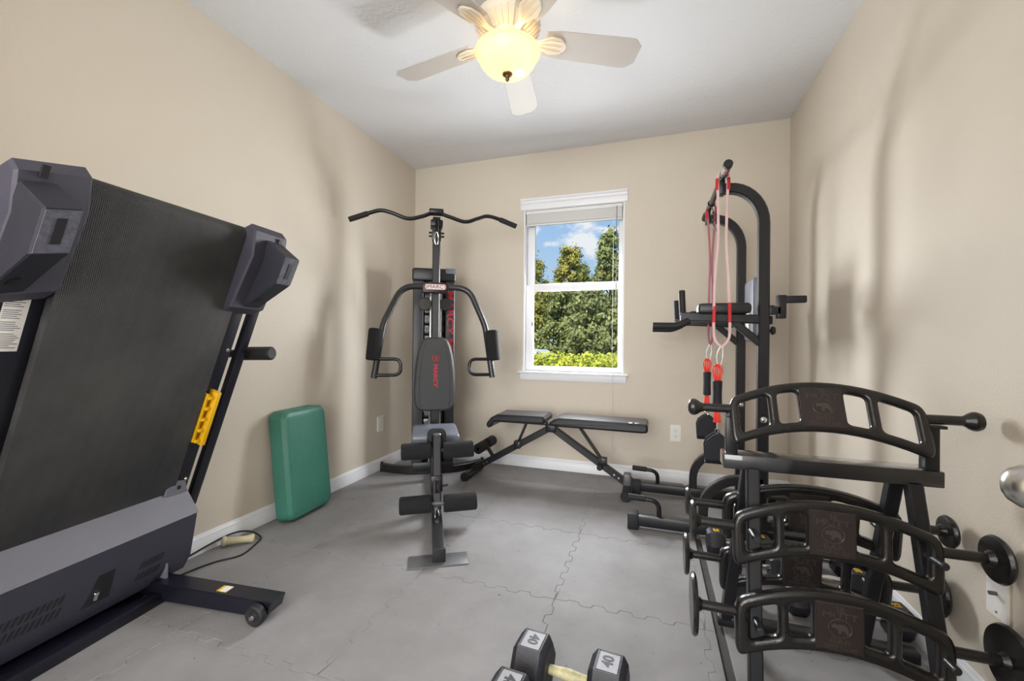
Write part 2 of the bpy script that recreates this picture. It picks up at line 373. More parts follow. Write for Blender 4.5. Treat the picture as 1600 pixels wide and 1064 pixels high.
# foam floor tiles with interlocking teeth
TS = 0.606
xs = [XL+0.017, -1.557, -0.955, -0.357, 0.186, 0.222, XR-0.017]
ys = [-0.04, 0.424, 1.03, 1.64, 2.245, 2.85, D-0.017]
NT, AMP = 12, 0.011
def edge_pts(p, q, sign, flat):
    """points from p to q (q left out); teeth to the left of travel if sign > 0"""
    p, q = V(p), V(q)
    if flat: return [p]
    d = q-p; ln = d.length; d.normalize(); nn = V((-d.y, d.x))*sign
    n = max(3, int(round(ln/TS*NT))); st = ln/n; out = [p]
    for k in range(n):
        lv = AMP if k % 2 else -AMP
        if k == 0 or k == n-1: lv = 0
        w_ = 0.10*st
        out += [p+d*(k*st+(w_ if k else 0))+nn*lv, p+d*((k+1)*st-(w_ if k < n-1 else 0))+nn*lv]
    return out[:-1] if (out[-1]-q).length < 1e-6 else out
def tile_mesh(i, j):
    x0, x1, y0, y1 = xs[i], xs[i+1], ys[j], ys[j+1]
    if i == 5: x0 += 0.030                       # an open joint beside the rack
    nx, ny = len(xs)-2, len(ys)-2
    pts = []
    pts += edge_pts((x0, y0), (x1, y0), 1, j == 0 or i == 4)
    pts += edge_pts((x1, y0), (x1, y1), 1, i >= nx-1)
    pts += [p for p in reversed(edge_pts((x0, y1), (x1, y1), 1, j == ny or i == 4)+[V((x1, y1))])][:-1]
    pts += [p for p in reversed(edge_pts((x0, y0), (x0, y1), 1, i == 0 or i == nx)+[V((x0, y1))])][:-1]
    cl = []
    for p in pts:
        if not cl or (p-cl[-1]).length > 1e-5: cl.append(p)
    fr = Fr((0, 0, 0))
    return MB().prism([(p.x, p.y) for p in cl], Fr((0, 0, 0)), -0.014, 0.0, b=0.0021)
for i in range(len(xs)-1):
    for j in range(len(ys)-1):
        t_ = tile_mesh(i, j).build('foam_tile' if i != 4 else 'foam_edge_strip', M_MAT, floor, smooth=False)

# ------------------------------------------------------------------ window
win = bpy.data.objects.new('window_1', None); col.objects.link(win); win.location = (-0.604, D, WZ0); ORG[win] = V(win.location); win['kind'] = 'structure'; win['label'] = 'white single-hung window with two panes over the weight bench'
yf = D+0.045                                   # sash plane
hd_ = MB(); prof = [(0, 2.098), (0.010, 2.098), (0.014, 2.112), (0.014, 2.14), (0.020, 2.148), (0.022, 2.165), (0.030, 2.172), (0.030, 2.184), (0, 2.184)]
hd_.prism(prof, Fr((-1.030, D, 0), (0, -1, 0), (0, 0, 1), (1, 0, 0)), 0, 0.848)
hd_.build('window_header', M_TRIM, win)
MB().box((-1.040, D-0.038, 0.762), (-0.168, D+0.05, 0.779), b=0.004).build('window_sill', M_TRIM, win)
MB().prism([(0, 0.710), (0.012, 0.710), (0.020, 0.735), (0.020, 0.762), (0, 0.762)], Fr((-1.022, D, 0), (0, -1, 0), (0, 0, 1), (1, 0, 0)), 0, 0.840).build('window_apron', M_TRIM, win)
jb = MB(); jb.box((WX0, D-0.001, WZ0), (WX0+0.012, D+WT, WZ1)); jb.box((WX1-0.012, D-0.001, WZ0), (WX1, D+WT, WZ1)); jb.box((WX0+0.012, D-0.001, WZ1-0.012), (WX1-0.012, D+WT, WZ1)); jb.box((WX0+0.012, D+0.052, WZ0), (WX1-0.012, D+WT, WZ0+0.012))
jb.build('window_jamb', M_VINYL, win)
def sash(name, x0, x1, z0, z1, y0, y1, wl, wr, wb_, wt_):
    m_ = MB(); m_.box((x0, y0, z0), (x0+wl, y1, z1), b=0.003); m_.box((x1-wr, y0, z0), (x1, y1, z1), b=0.003); m_.box((x0+wl, y0+0.002, z0), (x1-wr, y1-0.002, z0+wb_)); m_.box((x0+wl, y0+0.002, z1-wt_), (x1-wr, y1-0.002, z1))
    s_ = m_.build(name, M_VINYL, win)
    ym = (y0+y1)/2
    MB().box((x0+wl, ym-0.002, z0+wb_), (x1-wr, ym+0.002, z1-wt_)).build('pane', M_GLASS, s_, smooth=False)
    return s_
sash('lower_sash', WX0+0.014, WX1-0.014, 0.787, 1.485, D+0.035, D+0.065, 0.062, 0.034, 0.034, 0.05)
sash('upper_sash', WX0+0.014, WX1-0.014, 1.440, 2.09, D+0.068, D+0.098, 0.062, 0.034, 0.06, 0.05)
MB().box((-0.94, D+0.030, 1.15), (-0.93, D+0.036, 1.18), b=0.002).build('sash_lock', M_SLOT, win)
# raised mini blind
bl = thing('window_blind', (-0.604, D+0.015, 1.95), 'white mini blind pulled all the way up under the window header', 'blind')
MB().box((WX0+0.016, D+0.002, 2.062), (WX1-0.016, D+0.032, 2.090), b=0.002).build('head_rail', M_SLAT, bl)
zz = 1.983
sl = None
for k in range(26):
    z_ = zz+k*0.003
    if sl is None:
        sl = MB().prism([(-0.0125, 0), (0, 0.0008), (0.0125, 0), (0.0125, 0.0022), (0, 0.0028), (-0.0125, 0.0022)], Fr((WX0+0.022, D+0.017, 0), (0, 1, 0), (0, 0, 1), (1, 0, 0)), 0, WX1-WX0-0.044).build('slat', M_SLAT, bl)
        sl0 = sl
    else:
        sl = sl0.copy(); col.objects.link(sl); sl.parent = bl
    sl.location.z = z_
MB().box((WX0+0.020, D+0.006, 1.968), (WX1-0.020, D+0.028, 1.981), b=0.002).build('bottom_rail', M_SLAT, bl)
MB().rod((-0.262, D+0.0, 2.07), (-0.262, D-0.004, 1.30), 0.0022, n=8).build('tilt_wand', M_STEELD, bl)
MB().tube([(-0.285, D-0.004, 2.07), (-0.285, D-0.046, 0.80), (-0.287, D-0.05, 0.10)], 0.0016, n=6).build('lift_cord', M_WHITEP, bl)

# ------------------------------------------------------------------ outlets and plates
def plate(name, o, xax, nrm, label, kind):
    root = thing(name, o, label, 'outlet' if kind == 'outlet' else 'wall plate')
    fr = Fr(o, xax, (0, 0, 1), nrm)
    MB().prism(rrect(0.076, 0.122, 0.005), fr, 0, 0.006, b=0.0018).build('cover_plate', M_PLATE, root)
    if kind == 'outlet':
        for s_ in (-1, 1):
            f2 = Fr(fr((0, s_*0.0195, 0)), xax, (0, 0, 1), nrm)
            rc = MB().prism([(0.0165*math.cos(a), 0.0145*math.sin(a)) for a in [k*PI/8 for k in range(16)]], f2, 0.005, 0.0085, b=0.0006).build('receptacle', M_PLATE, root)
            sm = MB(); sm.box((-0.0075, -0.001, 0.008), (-0.0055, 0.007, 0.0088), f2); sm.box((0.0055, -0.001, 0.008), (0.0075, 0.006, 0.0088), f2); sm.box((-0.002, -0.009, 0.008), (0.002, -0.005, 0.0088), f2)
            sm.build('socket_slots', M_SLOT, rc)
    else:
        MB().rod((0, 0.004, 0.005), (0, 0.004, 0.022), 0.0055, fr, 6).build('coax_connector', M_STEELD, root)
        for s_ in (-1, 1): MB().rod((0, s_*0.045, 0.005), (0, s_*0.045, 0.0075), 0.003, fr, 8).build('screw', M_STEELD, root)
plate('wall_outlet', (0.172, D, 0.357), (1, 0, 0), (0, -1, 0), 'white duplex outlet on the window wall beside the pull-up tower', 'outlet')
plate('wall_outlet', (XL, 2.83, 0.36), (0, 1, 0), (1, 0, 0), 'white duplex outlet on the left wall beside the home gym', 'outlet')
plate('cable_plate', (XR, 1.478, 0.352), (0, 1, 0), (-1, 0, 0), 'white cable jack plate on the right wall behind the bar rack', 'plate')

# ------------------------------------------------------------------ open door at the right edge with its knob
kd = V((0.534, 0.846, 0)); kp = V((0.846, -0.534, 0))          # along the leaf, away from the picture
kb = V((0.466, 0.618, 0.853))
door = thing('door_1', (0.09, -0.04, 0), 'white open door with a satin nickel knob beside the camera', 'door'); door['kind'] = 'structure'
del door['category']
hinge = kb-kd*0.70; hinge.z = 0
dfr = Fr(hinge, kd, kp, (0, 0, 1))
leaf = MB().box((0, 0, 0.01), (0.76, 0.035, 2.05), dfr, b=0.002).build('door_leaf', M_DOOR, door)
for z0_, z1_ in ((0.25, 0.95), (1.10, 1.85)):
    for x0_ in (0.11, 0.42):
        MB().box((x0_, -0.003, z0_), (x0_+0.23, 0.001, z1_), dfr, b=0.002).build('panel', M_DOOR, leaf)
kn = MB().lathe([(0, -0.0), (0.030, 0.0), (0.031, 0.004), (0.026, 0.008), (0.012, 0.010), (0.011, 0.028), (0.016, 0.034), (0.0245, 0.046), (0.0262, 0.056), (0.0245, 0.067), (0.018, 0.077), (0.009, 0.082), (0, 0.083)], kb, -kp, 32)
kn.build('door_knob', M_NICK, door, label='satin nickel oval door knob')

# ------------------------------------------------------------------ ceiling fan
FX, FY = -0.640, 1.822
fan = thing('ceiling_fan', (FX, FY, H), 'white five-blade ceiling fan with a lit glass bowl light', 'ceiling fan')
MB().lathe([(0, 0), (0.085, 0), (0.088, -0.008), (0.075, -0.03), (0.05, -0.038), (0.03, -0.04), (0, -0.04)], (FX, FY, H), (0, 0, 1), 28).build('ceiling_canopy', M_FANW, fan)
mh = MB().lathe([(0, 2.535), (0.055, 2.535), (0.11, 2.522), (0.145, 2.495), (0.150, 2.47), (0.146, 2.455), (0.120, 2.43), (0.09, 2.412), (0.085, 2.40), (0.092, 2.392), (0.085, 2.380), (0.06, 2.375), (0, 2.375)], (FX, FY, 0), (0, 0, 1), 40).build('motor_housing', M_FANW, fan)
for k in range(30):                               # ribs of the vented housing
    a = 2*PI*k/30; c_, s_ = math.cos(a), math.sin(a)
    MB().sweep([(FX+r_*c_, FY+r_*s_, z_) for r_, z_ in ((0.149, 2.462), (0.138, 2.442), (0.118, 2.424), (0.097, 2.411))], rrect(0.008, 0.008, 0.002, 1)).build('housing_rib', M_FANW, mh)
for k in range(5):
    a = math.radians(27+72*k); c_, s_ = math.cos(a), math.sin(a)
    pit = math.radians(-13)
    fr = Fr((FX, FY, 2.405), (c_, s_, 0), (-s_*math.cos(pit), c_*math.cos(pit), math.sin(pit)), (s_*math.sin(pit), -c_*math.sin(pit), math.cos(pit)))
    poly = [(0.175, -0.060), (0.24, -0.070), (0.56, -0.080), (0.595, -0.078), (0.632, -0.045), (0.632, 0.045), (0.595, 0.078), (0.56, 0.080), (0.24, 0.070), (0.175, 0.060)]
    MB().prism(poly, fr, 0.0, 0.006, b=0.0012).build('fan_blade', M_BLADE, fan)
    ir = MB().prism([(0.08, -0.016), (0.13, -0.014), (0.165, -0.03), (0.20, -0.046), (0.245, -0.040), (0.272, -0.018), (0.278, 0), (0.272, 0.018), (0.245, 0.040), (0.20, 0.046), (0.165, 0.03), (0.13, 0.014), (0.08, 0.016)], fr, -0.010, -0.0005, b=0.003).build('blade_iron', M_FANW, fan)
    lf = MB()
    for q in (-0.5, 0, 0.5): lf.sweep([fr((0.15, q*0.02, -0.012)), fr((0.20, q*0.05, -0.014)), fr((0.255, q*0.05, -0.011))], circ(0.0022, 6))
    lf.build('leaf_relief', M_FANW, ir)
MB().lathe([(0, 2.378), (0.055, 2.378), (0.058, 2.362), (0.066, 2.356), (0.066, 2.348), (0.05, 2.342), (0, 2.342)], (FX, FY, 0), (0, 0, 1), 28).build('light_fitter', M_FANW, fan)
prof_b = [(0.148, 2.350), (0.151, 2.342), (0.140, 2.336), (0.136, 2.322), (0.128, 2.300), (0.108, 2.274), (0.08, 2.258), (0.045, 2.248), (0.012, 2.246)]
inner = [(max(r_-0.004, 0.011), z_+0.003) for r_, z_ in reversed(prof_b)]
MB().lathe(prof_b+inner+[prof_b[0]], (FX, FY, 0), (0, 0, 1), 40).build('glass_bowl', M_BOWL, fan, label='glowing alabaster glass bowl shade')
MB().lathe([(0, 2.262), (0.018, 2.260), (0.024, 2.250), (0.022, 2.242), (0.012, 2.236), (0.008, 2.228), (0.010, 2.222), (0.006, 2.214), (0, 2.211)], (FX, FY, 0), (0, 0, 1), 24).build('finial', M_BRONZE, fan)
M_BULB = mat('bulb_glow', rgb(255, 240, 210), 0.4, emit=rgb(255, 228, 180), estr=6)
for s_ in (-1, 1):
    bx_ = (FX+s_*0.055, FY-s_*0.02, 2.305)
    bu = MB().lathe([(0, -0.028), (0.016, -0.024), (0.024, -0.008), (0.024, 0.006), (0.014, 0.026), (0.012, 0.04), (0, 0.04)], bx_, (0, 0, 1), 16).build('bulb', M_BULB, fan)
    lo = light('fan_bulb_light', 'POINT', (bx_[0], bx_[1], 2.338), 1.2, (1.0, 0.86, 0.66), shadow_soft_size=0.03)

# ------------------------------------------------------------------ folded treadmill
TO = V((-1.83, 1.148, 0.399)); TU = V((-0.1084, 0.9941, 0)); TE = V((0.349, 0.038, 0.936)); TN = TU.cross(TE).normalized()
DK = Fr(TO, TU, TE, TN)                                  # deck frame: across, along the deck, out of its underside
TNH = V((0.9941, 0.1084, 0)); FB = Fr((TO.x, TO.y, 0), TU, TNH, (0, 0, 1))      # floor frame
tm = thing('treadmill', (-1.83, 0.9, 0), 'black folded treadmill with its belt deck raised against the left wall', 'treadmill')
# belt: wraps the rear roller at the top
bp_ = [(-0.12, 0.0)]+[(1.070+0.032*math.sin(a), -0.032+0.032*math.cos(a)) for a in [PI*k/10 for k in range(11)]]+[(-0.12, -0.064)]
MB().prism(bp_, Fr(TO, TE, TN, TU), -0.505, 0.045).build('running_belt', M_BELT, tm, label='black woven running belt')
for sgn, u0, u1, o0_, o1_ in ((1, 0.046, 0.122, 0.160, 0.206), (-1, -0.602, -0.506, -0.672, -0.620)):
    fr_ = MB().box((u0, -0.16, -0.050), (u1, 0.96, -0.022), DK, b=0.004).build('deck_frame', M_TMET, tm)
    MB().box((o0_, -0.14, -0.050), (o1_, 1.0, -0.025), DK, b=0.006).build('side_rail', M_TMET, tm)
    for e_ in (0.60, 0.30, 0.02):
        MB().lathe([(0, 0.006), (0.006, 0.005), (0.009, 0), (0, 0)], DK(((u0+u1)/2+0.02*sgn, e_, -0.0225)), TN, 10).build('bolt', M_CHR, fr_)
# end caps with feet
for sgn in (1, -1):
    uc = -0.230; fx = lambda u_: uc+sgn*(u_-uc)
    f_ = Fr(TO, TE, TN, TU) if sgn > 0 else Fr(TO+0.128*TE, TE, TN, TU+0.25*TE)
    shell = [(0.765, -0.10), (0.765, -0.01), (0.80, 0.028), (1.015, 0.052), (1.108, 0.030), (1.126, 0.0), (1.035, -0.10)]
    a, b = (0.0, 0.165) if sgn > 0 else (-0.655, -0.512)
    cap = MB().prism(shell, f_, a, b, b=0.006).build('end_cap', M_TPLAS, tm)
    a, b = (0.055, 0.135) if sgn > 0 else (-0.652, -0.580)
    blk = [(0.785, 0.012), (0.940, 0.135), (1.052, 0.140), (1.085, 0.040), (0.95, 0.03)]
    ft = MB().prism(blk, f_, a, b, b=0.004).build('foot_block', M_TDARK, cap)
    MB().prism([(0.943, 0.1355), (1.048, 0.1405), (1.048, 0.1425), (0.943, 0.1375)], f_, a+0.004, b-0.004).build('worn_foot_pad', M_WORN, cap)
    m_ = (a+b)/2
    MB().prism([(0.965, 0.138), (1.028, 0.141), (1.028, 0.1435), (0.965, 0.1405)], f_, m_-0.009, m_+0.009).build('foot_slot', M_SLOT, cap)
    MB().prism([(0.838, 0.053), (0.858, 0.0690), (0.858, 0.0735), (0.838, 0.057)], f_, m_-0.016, m_-0.002).build('foot_hole', M_SLOT, cap)
    MB().box(((0.120 if sgn > 0 else -0.610)-0.007, 1.070, 0.034), ((0.120 if sgn > 0 else -0.610)+0.007, 1.102, 0.0405), DK).build('cap_slot', M_SLOT, cap)
# warning sticker on the left frame
st = MB().box((-0.585, 0.610, -0.0222), (-0.535, 0.765, -0.0212), DK).build('warning_sticker', M_WHITEP, tm, label='white warning sticker with fine print')
ln_ = MB()
for k in range(26):
    if k in (5, 11, 17): continue
    e_ = 0.755-k*0.0054
    ln_.box((-0.582, e_-0.0009, -0.0212), (-0.582+0.028+0.016*random.random(), e_+0.0009, -0.0208), DK)
ln_.build('sticker_print', M_STEELD, st)
# yellow latch bracket on the right frame
yl = MB()
yl.box((0.082, 0.195, -0.024), (0.100, 0.430, 0.020), DK, b=0.003)
for e_ in (0.215, 0.262, 0.31, 0.358, 0.405): yl.box((0.058, e_-0.006, -0.024), (0.090, e_+0.006, 0.012), DK, b=0.002)
yl.box((0.052, 0.21, -0.024), (0.064, 0.42, 0.004), DK, b=0.002)
yb = yl.build('latch_bracket', M_YEL, tm, label='bright yellow plastic latch bracket')
for e_ in (0.262, 0.385):
    t_ = MB().box((0.018, e_-0.016, -0.024), (0.060, e_+0.016, -0.014), DK, b=0.003).build('bracket_tab', M_YEL, yb)
    MB().lathe([(0, 0.001), (0.006, 0.001), (0.006, 0)], DK((0.034, e_, -0.014)), TN, 10).build('tab_hole', M_SLOT, yb)
# motor hood
hp = [(-0.13, 0.40), (-0.002, 0.392), (0.062, 0.298), (0.060, 0.282), (0.038, 0.16), (0.030, 0.118), (-0.004, 0.062), (-0.15, 0.055)]
hfr = Fr(FB.o, TNH, V((0, 0, 1)), TU)
hood = MB().prism(hp, hfr, -0.70, 0.095, b=0.004).build('motor_hood', M_HOOD, tm)
MB().prism([(-0.0025, 0.3945), (0.0645, 0.2985), (0.061, 0.2965), (-0.005, 0.3905)], hfr, -0.70, 0.097).build('hood_lit_slope', M_SILVP, hood, label='upper strip of the motor hood, light on its slope painted in lighter grey')  # light falling on the hood's top slope, put into a lighter grey
MB().prism([(0.000, 0.385), (0.098, 0.372), (0.086, 0.428), (0.050, 0.436), (0.010, 0.415)], Fr(FB.o, TU, V((0, 0, 1)), TNH), 0.000, 0.008, b=0.002).build('hinge_tab', M_SILVP, hood)
MB().lathe([(0, 0.002), (0.008, 0.002), (0.008, 0)], FB((0.058, 0.0078, 0.408)), TNH, 12).build('tab_hole', M_SLOT, hood)
def hood_pt(u_, z_, o_=0.0):
    # front face of the belly between z 0.16 and 0.282
    n_ = 0.038+(z_-0.16)/(0.282-0.16)*0.022 if z_ > 0.16 else (0.030+(z_-0.118)/0.042*0.008 if z_ > 0.118 else -0.004+(z_-0.062)/0.056*0.034)
    return FB((u_, n_+o_, z_))
vt = MB()
def slot(u_, z0_, z1_, w_=0.0085, sk=0.012):
    p = [hood_pt(u_, z0_, 0.0008), hood_pt(u_+w_, z0_, 0.0008), hood_pt(u_+w_+sk, z1_, 0.0008), hood_pt(u_+sk, z1_, 0.0008)]
    q = [x-TNH*0.003 for x in p]
    vt.add(p+q, [(0, 1, 2, 3), (7, 6, 5, 4), (0, 4, 5, 1), (1, 5, 6, 2), (2, 6, 7, 3), (3, 7, 4, 0)])
for k in range(16): slot(-0.585+k*0.0155, 0.178, 0.205); slot(-0.590+k*0.0155, 0.140, 0.168)
for k in range(6): slot(-0.115+k*0.0145, 0.165, 0.19); slot(-0.125+k*0.0145, 0.125, 0.15)
vt.build('vent_slots', M_SLOT, hood)['kind'] = 'stuff'  # near-black raised slabs; the shade inside the slots is their colour
op = MB()
p = [hood_pt(-0.285, 0.122, 0.0012), hood_pt(-0.205, 0.122, 0.0012), hood_pt(-0.195, 0.215, 0.0012), hood_pt(-0.245, 0.215, 0.0012), hood_pt(-0.265, 0.16, 0.0012)]
q = [x-TNH*0.004 for x in p]; op.add(p+q, [(0, 1, 2, 3, 4), (9, 8, 7, 6, 5)]+[(i, i+5, (i+1) % 5+5, (i+1) % 5) for i in range(5)])
opn = op.build('lift_opening', M_SLOT, hood)  # dark slab in place of a hole, its inner shade put into the colour
MB().rod(hood_pt(-0.247, 0.135, -0.001), hood_pt(-0.247, 0.160, 0.003), 0.008).build('lift_pin', M_CHR, hood)
# base frame, transport leg and wheel
MB().box((-0.80, 0.005, 0.0), (-0.028, 0.055, 0.042), FB, b=0.004).build('base_crossbar', M_TMET, tm)
MB().box((-0.78, -0.15, 0.004), (-0.05, 0.006, 0.03), FB, b=0.003).build('base_pan', M_TMET, tm)
lg = MB().prism([(-0.15, 0.012), (-0.15, 0.078), (0.545, 0.072), (0.53, 0.028), (0.50, 0.012)], Fr(FB.o, TNH, V((0, 0, 1)), TU), -0.045, 0.028, b=0.003).build('base_leg', M_TMET, tm)
sk_ = MB().box((-0.030, 0.292, 0.0735), (0.005, 0.335, 0.0752), FB).build('leg_sticker', M_YEL, lg)
MB().box((-0.030, 0.305, 0.0750), (0.005, 0.335, 0.0757), FB).build('sticker_panel', M_WHITEP, lg)
MB().box((-0.012, -0.02, 0.05), (-0.002, 0.035, 0.135), FB, b=0.003).build('pivot_bracket', M_SILVP, tm)
MB().lathe([(0, 0), (0.006, 0), (0.011, 0.004), (0, 0.006)], FB((-0.07, 0.015, 0.042)), (0, 0, 1), 12).build('frame_bolt', M_CHR, tm)
wh = MB().lathe([(0, -0.017), (0.012, -0.017), (0.016, -0.012), (0.030, -0.014), (0.036, -0.010), (0.037, 0), (0.036, 0.010), (0.030, 0.014), (0, 0.014)], FB((-0.066, 0.500, 0.037)), TU, 28).build('transport_wheel', M_RUB, tm)
MB().lathe([(0, -0.006), (0.007, -0.005), (0.009, 0), (0, 0)], FB((-0.084, 0.500, 0.037)), TU, 10).build('wheel_bolt', M_CHR, wh)
MB().box((-0.80, -0.15, 0.012), (-0.728, 0.54, 0.074), FB, b=0.003).build('base_leg', M_TMET, tm)
MB().lathe([(0, -0.014), (0.036, -0.010), (0.037, 0), (0.036, 0.010), (0, 0.014)], FB((-0.70, 0.500, 0.037)), TU, 28).build('transport_wheel', M_RUB, tm)
# uprights, console and handrails behind the deck
for u_ in (0.090, -0.62):
    MB().sweep([FB((u_, -0.145, 0.05)), FB((u_, -0.150, 1.0))], rrect(0.06, 0.035, 0.008)).build('upright', M_TMET, tm)
    u2 = 0.262 if u_ > 0 else -0.755
    hr = MB().sweep(fillet([FB((u_, -0.150, 0.94)), FB((u2, -0.120, 0.948)), FB((u2, 0.10, 0.950))], 0.04), circ(0.018)).build('handrail', M_TMET, tm)
    MB().rod(FB((u2, 0.08, 0.950)), FB((u2, 0.262, 0.954)), 0.030, b_=0.006, n=24).build('foam_grip', M_RUB, hr)
cs = MB().box((-0.72, -0.17, 0.97), (0.22, -0.09, 1.20), FB, b=0.02).build('console', M_TDARK, tm)
MB().box((-0.55, -0.092, 1.03), (0.05, -0.088, 1.16), FB).build('console_screen', M_SLOT, cs)

# ------------------------------------------------------------------ green aerobic step leaning on the wall
sp = thing('aerobic_step', (-1.93, 2.0, 0), 'teal green plastic aerobic step standing on end against the left wall', 'exercise step')
la = math.radians(6.6); sy_ = V((-0.05, 0.9987, 0)).normalized()
sup = V((-math.sin(la), 0, math.cos(la))); sn = sy_.cross(sup).normalized()
if sn.x < 0: sn = -sn
SF = Fr((-1.850, 1.795, 0.011), sy_, sup, sn)
body = [(0, 0), (0.385, 0), (0.385, 0.615), (0, 0.615)]
def rpoly(w_, h_, r, n=5): return [(x+w_/2, y+h_/2) for x, y in rrect(w_, h_, r, n)]
mb_ = MB()
lay = [(0.0, 0.0), (0.0, -0.012), (0.0, -0.012)]
def loft(layers, fr, mb):
    n = len(layers[0][0]); vs_ = [fr((p[0], p[1], d_)) for pl, d_ in layers for p in pl]; fs_ = []
    for l in range(len(layers)-1):
        for i in range(n): fs_.append((l*n+i, l*n+(i+1) % n, (l+1)*n+(i+1) % n, (l+1)*n+i))
    fs_ += [tuple(reversed(range(n))), tuple(range((len(layers)-1)*n, len(layers)*n))]
    mb.add(vs_, fs_); return mb
def rp(ins, r): return [(x+0.174, y+0.3075) for x, y in rrect(0.348-2*ins, 0.615-2*ins, max(r, 0.004), 5)]
loft([(rp(0.004, 0.045), -0.100), (rp(0.0, 0.048), -0.093), (rp(0.006, 0.045), -0.020), (rp(0.020, 0.035), -0.002), (rp(0.026, 0.03), 0.0)], SF, mb_)
stp = mb_.build('platform', M_GREEN, sp)
MB().prism(rpoly(0.280, 0.535, 0.016), Fr(SF((0.035, 0.040, 0)), SF.x, SF.y, SF.z), -0.001, 0.003, b=0.0015).build('grip_surface', M_GREEN, sp)
for k in range(18):
    x_ = 0.045+k*0.0150
    MB().box((x_, 0.05, 0.0028), (x_+0.006, 0.565, 0.0042), SF).build('grip_rib', M_GREEN, sp)

# ------------------------------------------------------------------ jump rope by the baseboard
jr = thing('jump_rope', (-1.93, 1.5, 0), 'black jump rope with a cream plastic handle lying by the baseboard', 'jump rope')
rp_ = [(-2.000, 1.18), (-2.005, 1.30), (-2.004, 1.38), (-2.003, 1.46), (-2.002, 1.54), (-1.999, 1.61), (-1.975, 1.655), (-1.925, 1.655), (-1.876, 1.632), (-1.846, 1.572), (-1.818, 1.475), (-1.872, 1.392), (-1.900, 1.290), (-1.905, 1.20), (-1.90, 1.16)]
zs = [0.004, 0.010, 0.02, 0.03, 0.036, 0.03, 0.016, 0.010, 0.006, 0.004, 0.004, 0.004, 0.004, 0.004, 0.004]
def smooth(pts, n=6):
    P = [V(p) for p in pts]; out = []
    for i in range(len(P)-1):
        a, b, c, d = P[max(i-1, 0)], P[i], P[i+1], P[min(i+2, len(P)-1)]
        for k in range(n):
            t = k/n; out.append(0.5*((2*b)+(c-a)*t+(2*a-5*b+4*c-d)*t*t+(3*b-3*c+d-a)*t**3))
    out.append(P[-1]); return out
MB().tube(smooth([(x, y, z) for (x, y), z in zip(rp_, zs)]), 0.0042, n=8).build('rope', M_CORD, jr)
MB().lathe([(0, 0), (0.017, 0), (0.024, 0.006), (0.024, 0.014), (0.018, 0.020), (0.0155, 0.06), (0.016, 0.10), (0.019, 0.124), (0.021, 0.132), (0.016, 0.138), (0, 0.138)], (-1.987, 1.513, 0.024), V((0.108, 0.085, -0.002)), 20).build('handle', M_CREAM, jr, label='cream plastic grip')

# ------------------------------------------------------------------ home gym
GG = V((0.5, -0.866, 0)); GS = V((0.866, 0.5, 0)); GF = Fr((-1.65, 3.0, 0), GG, GS, (0, 0, 1))       # forward, right, up
gym = thing('home_gym', (-1.45, 2.66, 0), 'black stack home gym with press arms, lat bar and leg rollers in the corner', 'home gym')
SQ = rrect(0.055, 0.055, 0.006)
MB().sweep([GF(p) for p in smooth([(0.0, -0.392, 0.03), (0.07, -0.28, 0.03), (0.115, -0.15, 0.03), (0.125, 0, 0.03), (0.115, 0.15, 0.03), (0.07, 0.28, 0.03), (0.0, 0.395, 0.03)])], rrect(0.05, 0.055, 0.006)).build('rear_stabilizer', M_BLK, gym)
MB().box((0.06, -0.16, 0.02), (0.15, 0.15, 0.09), GF, b=0.006).build('stack_base', M_BLK, gym)
for s_ in (-0.405, 0.385): MB().box((-0.03, s_, 0.0), (0.03, s_+0.02, 0.066), GF, b=0.004).build('end_cap', M_RUB, gym)
MB().box((0.10, -0.028, 0.006), (1.46, 0.028, 0.062), GF, b=0.005).build('base_beam', M_GUN, gym)
MB().box((1.455, -0.030, 0.0), (1.475, 0.030, 0.065), GF, b=0.003).build('beam_cap', M_RUB, gym)
MB().box((1.395, -0.138, 0.0), (1.505, 0.132, 0.006), GF, b=0.001).build('front_foot_plate', M_STEELD, gym)
# weight stack and shroud
for a, b, m_ in ((-0.168, -0.088, M_SHROUD), (0.076, 0.150, M_NAVY)):
    MB().box((-0.03, a, 0.07), (0.135, b, 1.485), GF, b=0.012, seg=3).build('shroud_panel', m_, gym)
MB().box((-0.03, -0.09, 0.07), (-0.015, 0.08, 1.485), GF).build('shroud_back', M_NAVY, gym)
text('shroud_lettering', 'MARCY MWM-990', 0.070, Fr(GF((0.1362, 0.113, 1.00)), (0, 0, -1), GS, GG), M_RED, gym, ext=0.0008, sx=1.45, bold=0.0015)
wp0 = None
for k in range(16):
    z_ = 0.10+k*0.0805
    wp = MB().box((0.005, -0.082, z_), (0.105, 0.070, z_+0.076), GF, b=0.005).build('weight_plate', M_BLKG, gym)
    MB().box((0.1045, -0.072, z_+0.02), (0.1062, -0.040, z_+0.056), GF).build('weight_tag', M_STEELD if k != 11 else M_YEL, wp)
for s_ in (-0.035, 0.045): MB().rod(GF((0.118, s_, 0.08)), GF((0.118, s_, 1.47)), 0.009).build('guide_rod', M_CHR, gym)
tc_ = MB().box((-0.04, -0.175, 1.475), (0.15, 0.155, 1.575), GF, b=0.018, seg=3).build('stack_top_cover', M_BLK, gym)
MB().box((0.02, 0.07, 1.53), (0.152, 0.157, 1.578), GF, b=0.012).build('cover_corner', M_SEATG, tc_)
# column
MB().sweep([GF((0.30, 0, 0.05)), GF((0.30, 0, 1.915))], rrect(0.055, 0.06, 0.006), upv=GG).build('main_column', M_GUN, gym)
